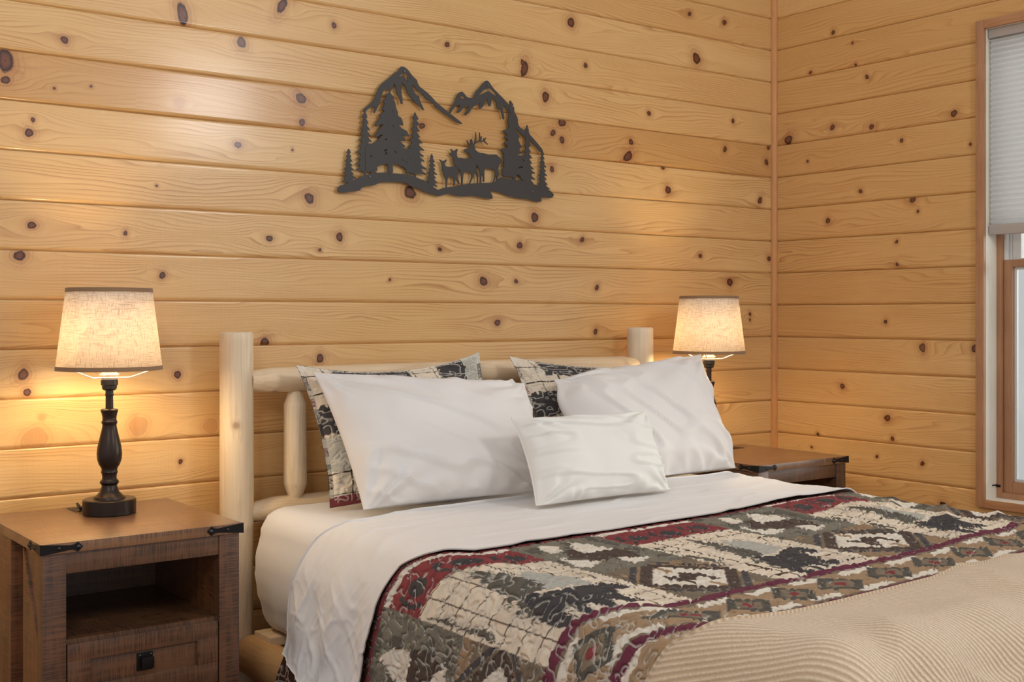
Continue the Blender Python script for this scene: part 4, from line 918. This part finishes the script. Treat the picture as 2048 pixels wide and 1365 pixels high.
# ------------------------------------------------------------------ pillows
def pillow(name, TL, TR, BL, BR, T, mat, label, cat, seed=1, pinch=.05, ears=.5, wr=.006, n=96, floor=MZ+.012, side=None, pat=None, group=None, flange=0, Tb=None, wavedir=(1, 2), pinchv=None, cpull=None):
    TL, TR, BL, BR = map(np.array, (TL, TR, BL, BR))
    u = np.linspace(-1, 1, n); v = np.linspace(-1, 1, n)
    # denser near the rim
    u = np.sign(u)*(1-(1-np.abs(u))**1.35); v = np.sign(v)*(1-(1-np.abs(v))**1.35)
    U, Vv = np.meshgrid(u, v, indexing='ij')
    # edges pull in between the corners
    cu = U*(1-pinch*(1-Vv**2)**1.0*np.abs(U)**2); cv = Vv*(1-(pinch*1.1 if pinchv is None else np.where(Vv > 0, pinchv, pinch*.5))*(1-U**2)*np.abs(Vv)**2)
    for (pu_, pv_, am) in (cpull or ()):
        g_ = am*np.exp(-((U-pu_)**2+(Vv-pv_)**2)/.16); cu = cu-pu_*g_; cv = cv-pv_*g_
    # corners soften
    a = (cu+1)/2; b = (cv+1)/2
    base = ((BL[None, None]*(1-a)[..., None]+BR[None, None]*a[..., None])*(1-b)[..., None]+(TL[None, None]*(1-a)[..., None]+TR[None, None]*a[..., None])*b[..., None])
    nr = np.cross(BR-BL, TL-BL); nr = nr/np.linalg.norm(nr)
    if nr[1] > 0: nr = -nr
    eu = np.clip(1-(np.abs(U)/(1-flange))**3.2, 0, 1); ev = np.clip(1-(np.abs(Vv)/(1-flange))**3.0, 0, 1)
    th = T*(eu*ev)**ears*(1+.10*(-Vv))
    nz1 = fbm(U*1.6+seed, Vv*1.3+seed*2, seed, 2)
    # crisp drag folds fanning from corners
    dir_ = U*wavedir[0]+Vv*wavedir[1]
    f1 = np.maximum(0, 1-np.abs(vnoise(dir_*1.9+seed, (U*wavedir[1]-Vv*wavedir[0])*.55+seed, seed+5))*3.2)
    f2 = np.zeros_like(U)
    for (cu_, cv_) in ((-1, 1), (1, 1), (-1, -1), (1, -1)):
        du, dv = U-cu_, Vv-cv_; rr = np.hypot(du, dv); an = np.arctan2(dv, du)
        f2 += np.exp(-(rr/.75)**2)*np.sin(an*13+seed*cu_+2*vnoise(rr*3, an*2, seed+9))*np.clip(rr*4, 0, 1)
    edgef = np.exp(-((1-np.abs(Vv))/.16)**2)*np.sin(U*24+4*vnoise(U*3, Vv, seed+12))*(Vv < 0)
    wv = (f1*1.0+.7*f2+.6*edgef+1.4*nz1)*wr*(np.clip(eu*ev*6, 0, 1))
    F = base+nr*(th+wv)[..., None]
    Bk = base-nr*((Tb if Tb is not None else T)/T*th*.9)[..., None]
    lift = 0 if 'lumbar' in name else .020
    F[..., 2] = np.maximum(F[..., 2], floor+lift*sstep(.50, .58, -F[..., 1])); Bk[..., 2] = np.maximum(Bk[..., 2], floor+.0005+lift*sstep(.50, .58, -Bk[..., 1]))
    att = None
    # join front and back around the rim: sweep rows front then back reversed
    P = np.concatenate([F, Bk[:, ::-1][:, 1:-1]], axis=1)      # closed in v
    nn, mm = P.shape[:2]
    colors = None; attrs = None
    if pat is not None:
        Lw = np.linalg.norm(TR-TL); Lh = np.linalg.norm(TL-BL)
        pu = pat[0]+(U+1)/2*Lw; pq = pat[1]+(1-Vv)/2*Lh
        sU = np.concatenate([pu, pu[:, ::-1][:, 1:-1]], 1); sV = np.concatenate([pq, pq[:, ::-1][:, 1:-1]], 1)
        st_, puf = quilt_surface(sU, sV)
        colF = sham_pattern(pu, pq)
        colB = back_pattern(pu[:, ::-1][:, 1:-1], pq[:, ::-1][:, 1:-1])
        rim = np.maximum(np.abs(U), np.abs(Vv)) > .992
        colF[rim] = np.where(vnoise(pu*9, pq*9, 3)[rim][:, None] > .1, DRK[None]*.8, SAG[None]*.8)
        colors = dict(pat=np.concatenate([colF, colB], 1)); st_[:, n:] = .01; rim2 = np.maximum(np.abs(U), np.abs(Vv)) > .955; st_[:, :n][rim2] = .01; attrs = dict(st=st_)
        P = P+0
        P[:, :n] += nr*(.003*puf[:, :n, None])*np.clip(eu*ev*8, 0, 1)[..., None]
    o = gridmesh(name, P.transpose(1, 0, 2), mat, None, closed_u=True, attrs={k: a_.T for k, a_ in attrs.items()} if attrs else None,
                 colors={k: c_.transpose(1, 0, 2) for k, c_ in colors.items()} if colors else None)
    bm = bmesh.new(); bm.from_mesh(o.data)
    bmesh.ops.remove_doubles(bm, verts=bm.verts, dist=.0004)
    bmesh.ops.holes_fill(bm, edges=[e for e in bm.edges if e.is_boundary], sides=0)
    bmesh.ops.recalc_face_normals(bm, faces=bm.faces); bm.to_mesh(o.data); bm.free(); o.data.shade_smooth()
    if side:                                              # stitched seam piping along the rim
        rim = [base[i, -1] for i in range(n)]+[base[-1, j] for j in range(n-1, -1, -1)]+[base[i, 0] for i in range(n-1, -1, -1)]+[base[0, j] for j in range(n)]
        rim = [(p[0], p[1], max(p[2], floor+.002)) for p in rim[::3]]
        finish('piping', tube_bm(rim, .0022, 6), side, o)
    tag(o, label, cat, group)
    return o

pillow('quilted_sham', (-2.320, -.215, 1.006), (-1.668, -.215, 1.030), (-2.305, -.395, .612), (-1.665, -.40, .612), .042, M['quilt'],
       'quilted pillow sham leaning on the headboard behind the left white pillow', 'pillow', 3, .08, .6, .006, pat=(0, 0), flange=.05, Tb=.075, n=230, pinchv=.20, group='quilted shams against the headboard')
pillow('quilted_sham', (-1.551, -.215, 1.016), (-.842, -.215, .984), (-1.53, -.40, .612), (-.87, -.40, .612), .042, M['quilt'],
       'quilted pillow sham leaning on the headboard behind the right white pillow', 'pillow', 8, .08, .6, .006, pat=(0, 0), flange=.05, Tb=.075, n=230, pinchv=.16, group='quilted shams against the headboard')
pillow('bed_pillow', (-2.300, -.285, .986), (-1.600, -.365, .934), (-2.290, -.560, .616), (-1.655, -.600, .614), .092, M['pcase'],
       'plump white pillow on the lamp side of the bed, propped on the left sham', 'pillow', 12, .045, .62, .012, Tb=.06, wavedir=(1.2, 1.6), group='white pillows in front of the shams')
pillow('bed_pillow', (-1.528, -.320, .965), (-.812, -.365, 1.010), (-1.480, -.590, .616), (-.836, -.558, .614), .092, M['pcase'],
       'plump white pillow with a peaked corner beside the far lamp', 'pillow', 21, .06, .62, .012, cpull=[(-1, 1, .16)], pinchv=.09, Tb=.06, wavedir=(1.6, 1.0), group='white pillows in front of the shams')
pillow('lumbar_cushion', (-1.884, -.675, .860), (-1.368, -.675, .857), (-1.893, -.800, .622), (-1.388, -.797, .622), .068, M['lumbar'],
       'small off-white oblong cushion standing in front of the two white pillows', 'cushion', 33, .06, .55, .009, Tb=.05, floor=MZ+.031, side=M['lumbar'], wavedir=(.3, 2.2))

# ------------------------------------------------------------------ nightstands
def nightstand(label, x0, y1):
    """x0 left side, y1 back; front at y1-.505"""
    W_, D_, Ht = .482, .505, .635
    root = empty('nightstand', (x0+W_/2, y1-D_/2, 0)); tag(root, label, 'nightstand', None)
    inv_ = Matrix.Translation(root.location).inverted()
    X0, X1, Y0, Y1 = x0, x0+W_, y1-D_, y1
    def add(name, boxes, mat, bev=.0015, parent=root):
        bm = bmesh.new()
        for b in boxes: bm_box(bm, *b, bev)
        o = finish(name, bm, mat, parent)
        if parent is root: o.matrix_parent_inverse = inv_
        else:
            o.matrix_parent_inverse = inv_
        return o
    ix0, ix1, iy0, iy1 = X0+.006, X1-.006, Y0+.007, Y1-.006
    zt = Ht-.024
    add('top', [(X0, X1, Y0, Y1, zt, Ht)], M['rust_t'], .0015)
    lw = .052
    for (a, b) in ((ix0, ix0+lw), (ix1-lw, ix1)):
        for (c, d) in ((iy0, iy0+.040), (iy1-.040, iy1)):
            add('leg', [(a, b, c, d, 0, zt-.0003)], M['rust_v'], .0015)
    add('apron', [(ix0+lw, ix1-lw, iy0+.003, iy0+.022, .562, zt-.0003)], M['rust_h'], .001)
    for a, s in ((ix0+.0305, -1), (ix1-.0505, 1)):
        add('side_panel', [(a, a+.020, iy0+.040, iy1-.040, .06, zt-.0003)], M['rust_s'], 0)
    for sx in (ix0+.0015, ix1-.0245): add('side_board', [(sx-(.007 if sx > ix0+.1 else 0), sx+(.023 if sx > ix0+.1 else .0305), iy0+.272, iy1-.0405, .06, zt-.0005)], M['rust_s'], .001)
    # proud diagonal board on each side
    for sx in (ix0+.0015, ix1-.0245):
        bm = bmesh.new()
        pl = [(iy0+.165, .060), (iy0+.0402, .060), (iy0+.0402, .400), (iy0+.165, zt-.004)]
        f = [bm.verts.new((sx, y_, z_)) for y_, z_ in pl]; b = [bm.verts.new((sx+.0305 if sx < ix0+.1 else sx+.023, y_, z_)) for y_, z_ in pl]
        bm.faces.new(f); bm.faces.new(b[::-1])
        for i in range(4): bm.faces.new((f[i], f[(i+1) % 4], b[(i+1) % 4], b[i]))
        bmesh.ops.recalc_face_normals(bm, faces=bm.faces)
        o = finish('side_brace', bm, M['rust_s'], root, False); o.matrix_parent_inverse = inv_
        bm = bmesh.new()
        pl = [(iy0+.0403, .404), (iy0+.0403, zt-.004), (iy0+.163, zt-.004)]
        f = [bm.verts.new((sx+.005, y_, z_)) for y_, z_ in pl]; b = [bm.verts.new((sx+.031 if sx < ix0+.1 else sx+.024, y_, z_)) for y_, z_ in pl]
        bm.faces.new(f); bm.faces.new(b[::-1])
        for i in range(3): bm.faces.new((f[i], f[(i+1) % 3], b[(i+1) % 3], b[i]))
        bmesh.ops.recalc_face_normals(bm, faces=bm.faces)
        o = finish('side_brace', bm, M['rust_s'], root, False); o.matrix_parent_inverse = inv_
    add('back_panel', [(ix0+.0505, ix1-.0505, iy1-.053, iy1-.041, .06, zt-.0003)], M['rust_h'], 0)
    add('shelf', [(ix0+.0505, ix1-.0505, iy0+.041, iy1-.054, .392, .410), (ix0+lw+.0005, ix1-lw-.0005, iy0+.012, iy0+.041, .392, .410)], M['rust_h'], 0)
    # drawer with a framed recessed front
    d0, d1, dz0, dz1 = ix0+lw+.003, ix1-lw-.003, .252, .402-.002
    yf = iy0+.001
    dr = add('drawer', [(d0, d1, yf, yf+.016, dz0, dz0+.049), (d0, d1, yf, yf+.016, dz1-.040, dz1), (d0, d0+.052, yf, yf+.016, dz0+.048, dz1-.039), (d1-.052, d1, yf, yf+.016, dz0+.048, dz1-.039), (d0+.050, d1-.050, yf+.0075, yf+.015, dz0+.046, dz1-.037), (d0+.01, d1-.01, yf+.016, iy1-.06, dz0+.01, dz1-.02)], M['rust_h'], .0012)
    xm = (d0+d1)/2; zm = (dz0+dz1)/2+.006
    pul = add('pull', [(xm-.019, xm+.019, yf+.0035, yf+.0078, zm-.021, zm+.021), (xm-.012, xm+.0165, yf-.013, yf+.002, zm-.014, zm+.012)], M['iron'], .0018)
    ob = pul; ob.parent = dr; ob.matrix_parent_inverse = Matrix.Identity(4); 
    ob.matrix_parent_inverse = dr.matrix_parent_inverse.inverted() @ inv_ if False else Matrix.Identity(4)
    for dx in (-.012, .014):
        bm = bmesh.new(); bmesh.ops.create_uvsphere(bm, u_segments=10, v_segments=6, radius=.0022, matrix=Matrix.Translation((xm+dx, yf+.003, zm+.016)))
        finish('rivet', bm, M['label'], dr)
    add('lower_rail', [(ix0+lw, ix1-lw, iy0+.003, iy0+.02, .06, .10)], M['rust_h'])
    add('lower_drawer', [(d0, d1, yf, yf+.016, .106, .246)], M['rust_h'])
    # black corner straps wrapping the top slab
    for sx, xe in ((1, X0), (-1, X1)):
        xa = lambda t: xe+sx*t
        bm = bmesh.new()
        zc = (zt+Ht)/2; hh = .0125
        def plate(pts, y0_, y1_, axis):
            f = [bm.verts.new((x_, y0_, z_) if axis == 'y' else (y0_, x_, z_)) for x_, z_ in pts]
            b = [bm.verts.new((x_, y1_, z_) if axis == 'y' else (y1_, x_, z_)) for x_, z_ in pts]
            bm.faces.new(f); bm.faces.new(b[::-1]); n_ = len(pts)
            for i in range(n_): bm.faces.new((f[i], f[(i+1) % n_], b[(i+1) % n_], b[i]))
        ol = [(0, -hh), (.001, hh), (.066, .005), (.075, .006), (.083, .0115), (.094, 0), (.083, -.0115), (.075, -.006), (.066, -.005)]
        plate([(xa(t-.0015), zc+z_) for t, z_ in ol], Y0-.0022, Y0-.0002, 'y')
        plate([(Y0+t-.0022, zc+z_) for t, z_ in ol], xe-sx*.0022, xe-sx*.0002, 'x')
        bmesh.ops.recalc_face_normals(bm, faces=bm.faces)
        stp = finish('corner_strap', bm, M['iron'], root, False); stp.matrix_parent_inverse = inv_
        for t, rr in ((.040, .0042), (.083, .0055)):
            for mt in (Matrix.Translation((xa(t), Y0-.0022, zc)) @ Matrix.Scale(.7, 4, (0, 1, 0)), Matrix.Translation((xe-sx*.0022, Y0+t, zc)) @ Matrix.Scale(.7, 4, (1, 0, 0))):
                bm = bmesh.new(); bmesh.ops.create_uvsphere(bm, u_segments=12, v_segments=8, radius=rr, matrix=mt)
                finish('bolt', bm, M['bolt'], stp)
    # flush black outlet plate in the top
    px, py = (x0+.212, y1-.05) if x0 < -2 else (x0+.335, y1-.05)
    add('outlet_plate', [(px-.030, px+.042, py-.052, py+.040, Ht-.001, Ht+.0012)] if x0 > -2 else [(px-.012, px+.05, py-.045, py+.030, Ht-.001, Ht+.0012)], M['iron'], .0005)
    return root
nightstand('dark rustic wooden nightstand with open shelf and drawer, in front left of the bed', -3.134, -.086)
nightstand('brown-topped rustic nightstand half hidden in the room corner beyond the bed', -.780, -.100)

# ------------------------------------------------------------------ table lamps
def lamp(label, cx, cy, rz=0):
    Z = .6352
    root = empty('table_lamp', (cx, cy, Z)); tag(root, label, 'lamp')
    root.rotation_euler = (0, 0, 0)
    lathe('base', [(0, 0), (.064, 0), (.0665, .002), (.0665, .036), (.064, .0385), (.040, .0388), (.0385, .044), (.033, .0475), (.0245, .056), (.0205, .066), (.0188, .074), (0, .074)], M['bronze'], root)
    lathe('stem', [(0, .073), (.0188, .073), (.0225, .077), (.0242, .081), (.0225, .085), (.0185, .089), (.0178, .096), (.0195, .103), (.0212, .107), (.0195, .111), (.0205, .118), (.0262, .127), (.0305, .140), (.0316, .155), (.0300, .172), (.0255, .192), (.0205, .213), (.0178, .226), (.0180, .231), (.0200, .234), (.0200, .238), (.0178, .241), (.0175, .248), (.0195, .258), (.0215, .264), (.0222, .268), (.0190, .2705), (.0100, .2715), (.0094, .300), (.0094, .304), (.0110, .305), (.0110, .309), (0, .309)], M['bronze'], root)
    lathe('socket', [(0, .308), (.0100, .308), (.0100, .318), (.0150, .319), (.0185, .323), (.0190, .331), (.0215, .333), (.0215, .345), (.0195, .3465), (0, .3465)], M['socket'], root)
    lathe('socket_ring', [(0, .346), (.0185, .346), (.0185, .350), (.0265, .3505), (.0268, .353), (.0200, .354), (.0195, .357), (.0240, .3575), (.0240, .361), (.0190, .362), (.0190, .369), (.0165, .370), (0, .370)], M['white'], root)
    lathe('bulb', [(0, .369), (.0125, .370), (.0135, .385), (.0200, .402), (.0285, .420), (.0300, .435), (.0265, .452), (.0160, .464), (0, .467)], M['bulb'], root, seg=24)
    # shade
    zb, zt = .372, .583; rb, rt = .1325, .1065
    n = 72
    def ring(r, z): return [(r*math.cos(2*math.pi*i/n), r*math.sin(2*math.pi*i/n), z) for i in range(n)]
    P = np.array([ring(rb, zb), ring(rb+(rt-rb)*.5, (zb+zt)/2), ring(rt, zt), ring(rt-.0012, zt), ring(rb+(rt-rb)*.5-.0012, (zb+zt)/2), ring(rb-.0012, zb)])
    sh = gridmesh('lamp_shade', P.transpose(1, 0, 2), M['shade'], root, closed_u=True)
    bm = bmesh.new(); bm.from_mesh(sh.data); bmesh.ops.bridge_loops(bm, edges=[e for e in bm.edges if e.is_boundary]); bmesh.ops.recalc_face_normals(bm, faces=bm.faces); bm.to_mesh(sh.data); bm.free(); sh.data.shade_smooth()
    for z0_, z1_ in ((zb-.0005, zb+.0105), (zt-.0095, zt+.0005)):
        r_ = lambda z: rb+(rt-rb)*(z-zb)/(zt-zb)
        lathe('shade_binding', [(r_(z0_)-.002, z0_), (r_(z0_)+.0011, z0_), (r_(z1_)+.0011, z1_), (r_(z1_)-.002, z1_), (r_(z0_)-.002, z0_)], M['band'], sh, seg=72)
    bm = bmesh.new()
    for k in range(3):
        a = R(-36.9)+k*R(120)+rz
        c_, s_ = math.cos(a), math.sin(a)
        tube_bm([(.022*c_, .022*s_, .3520), (.050*c_, .050*s_, .3520), (.056*c_, .056*s_, .3530), (.1290*c_, .1290*s_, .3785), (.1295*c_, .1295*s_, .383)], .0016, 8, bm)
    finish('spider_wire', bm, M['whitewire'], sh)
    # switch and cord at the back of the base
    bm = bmesh.new(); bm_box(bm, .0655, .0695, -.010, .010, .008, .030, .001, 2, Matrix.Rotation(R(20), 4, 'Z')); finish('switch', bm, M['socket'], root)
    cb = tube_bm([(-.045, .045, .012), (-.058, .066, .012), (-.058, .078, .020), (-.050, .088, .012), (-.045, .094, .004), (-.02, .130, .003)], .0032, 8)
    finish('cord', cb, M['mat_dark'], root)
    return root
lamp('lit table lamp with linen shade and dark turned stem on the near nightstand', -2.868, -.250)
lamp('lit table lamp with linen shade rising behind the right white pillow', -.672, -.270, R(14))

# ------------------------------------------------------------------ light and camera
w = bpy.data.worlds.new('daylight'); bpy.context.scene.world = w; w.use_nodes = True
nt = w.node_tree; bg = nt.nodes['Background']
tc = nt.nodes.new('ShaderNodeTexCoord'); sep = nt.nodes.new('ShaderNodeSeparateXYZ'); rp = nt.nodes.new('ShaderNodeValToRGB')
nt.links.new(tc.outputs['Generated'], sep.inputs[0]); nt.links.new(sep.outputs['Z'], rp.inputs[0])
rp.color_ramp.elements[0].position = -.0; rp.color_ramp.elements[0].color = (.90, .91, .92, 1)
rp.color_ramp.elements[1].position = .35; rp.color_ramp.elements[1].color = (.97, .975, 1, 1)
nt.links.new(rp.outputs[0], bg.inputs[0]); bg.inputs[1].default_value = WORLD
def area(name, loc, target, size, energy, col, sy=None):
    L = bpy.data.lights.new(name, 'AREA'); L.energy = energy; L.color = col; L.size = size
    if sy: L.shape = 'RECTANGLE'; L.size_y = sy
    o = bpy.data.objects.new(name, L); o.location = loc
    o.rotation_euler = (Vector(target)-Vector(loc)).to_track_quat('-Z', 'Y').to_euler(); return link(o)
L = bpy.data.lights.new('sun', 'SUN'); L.energy = SUN; L.angle = R(30); L.color = (1, .98, .95)
o = bpy.data.objects.new('sun', L); o.rotation_euler = Vector((-1, .60, -.24)).to_track_quat('-Z', 'Y').to_euler(); link(o)
# ceiling lamp of the room
area('ceiling_or_fill_light', (-1.17, -3.2, 2.36), (-2.2, 0, 1.2), .42, CEIL, (1, .97, .93))

area('ceiling_or_fill_light', (-4.3, -2.9, 2.5), (-2.2, -.9, .4), .5, FILL, (1, .95, .88))  # unseen fill light added to brighten the bed's left side, no room lamp

cam = bpy.data.cameras.new('camera'); co = bpy.data.objects.new('camera', cam); link(co)
co.location = (-3.896, -3.3564, H); co.rotation_euler = (R(90), 0, -R(36.905))
cam.sensor_fit = 'HORIZONTAL'; cam.sensor_width = 36; cam.lens = 2393.4/2048*36
cam.shift_y = (629.73-682.5)/2048
cam.clip_start = .05
sc = bpy.context.scene; sc.camera = co
sc.view_settings.view_transform = 'Standard'; sc.view_settings.look = 'None'; sc.view_settings.exposure = EXPO; sc.view_settings.gamma = 1
sc.view_settings.use_curve_mapping = False
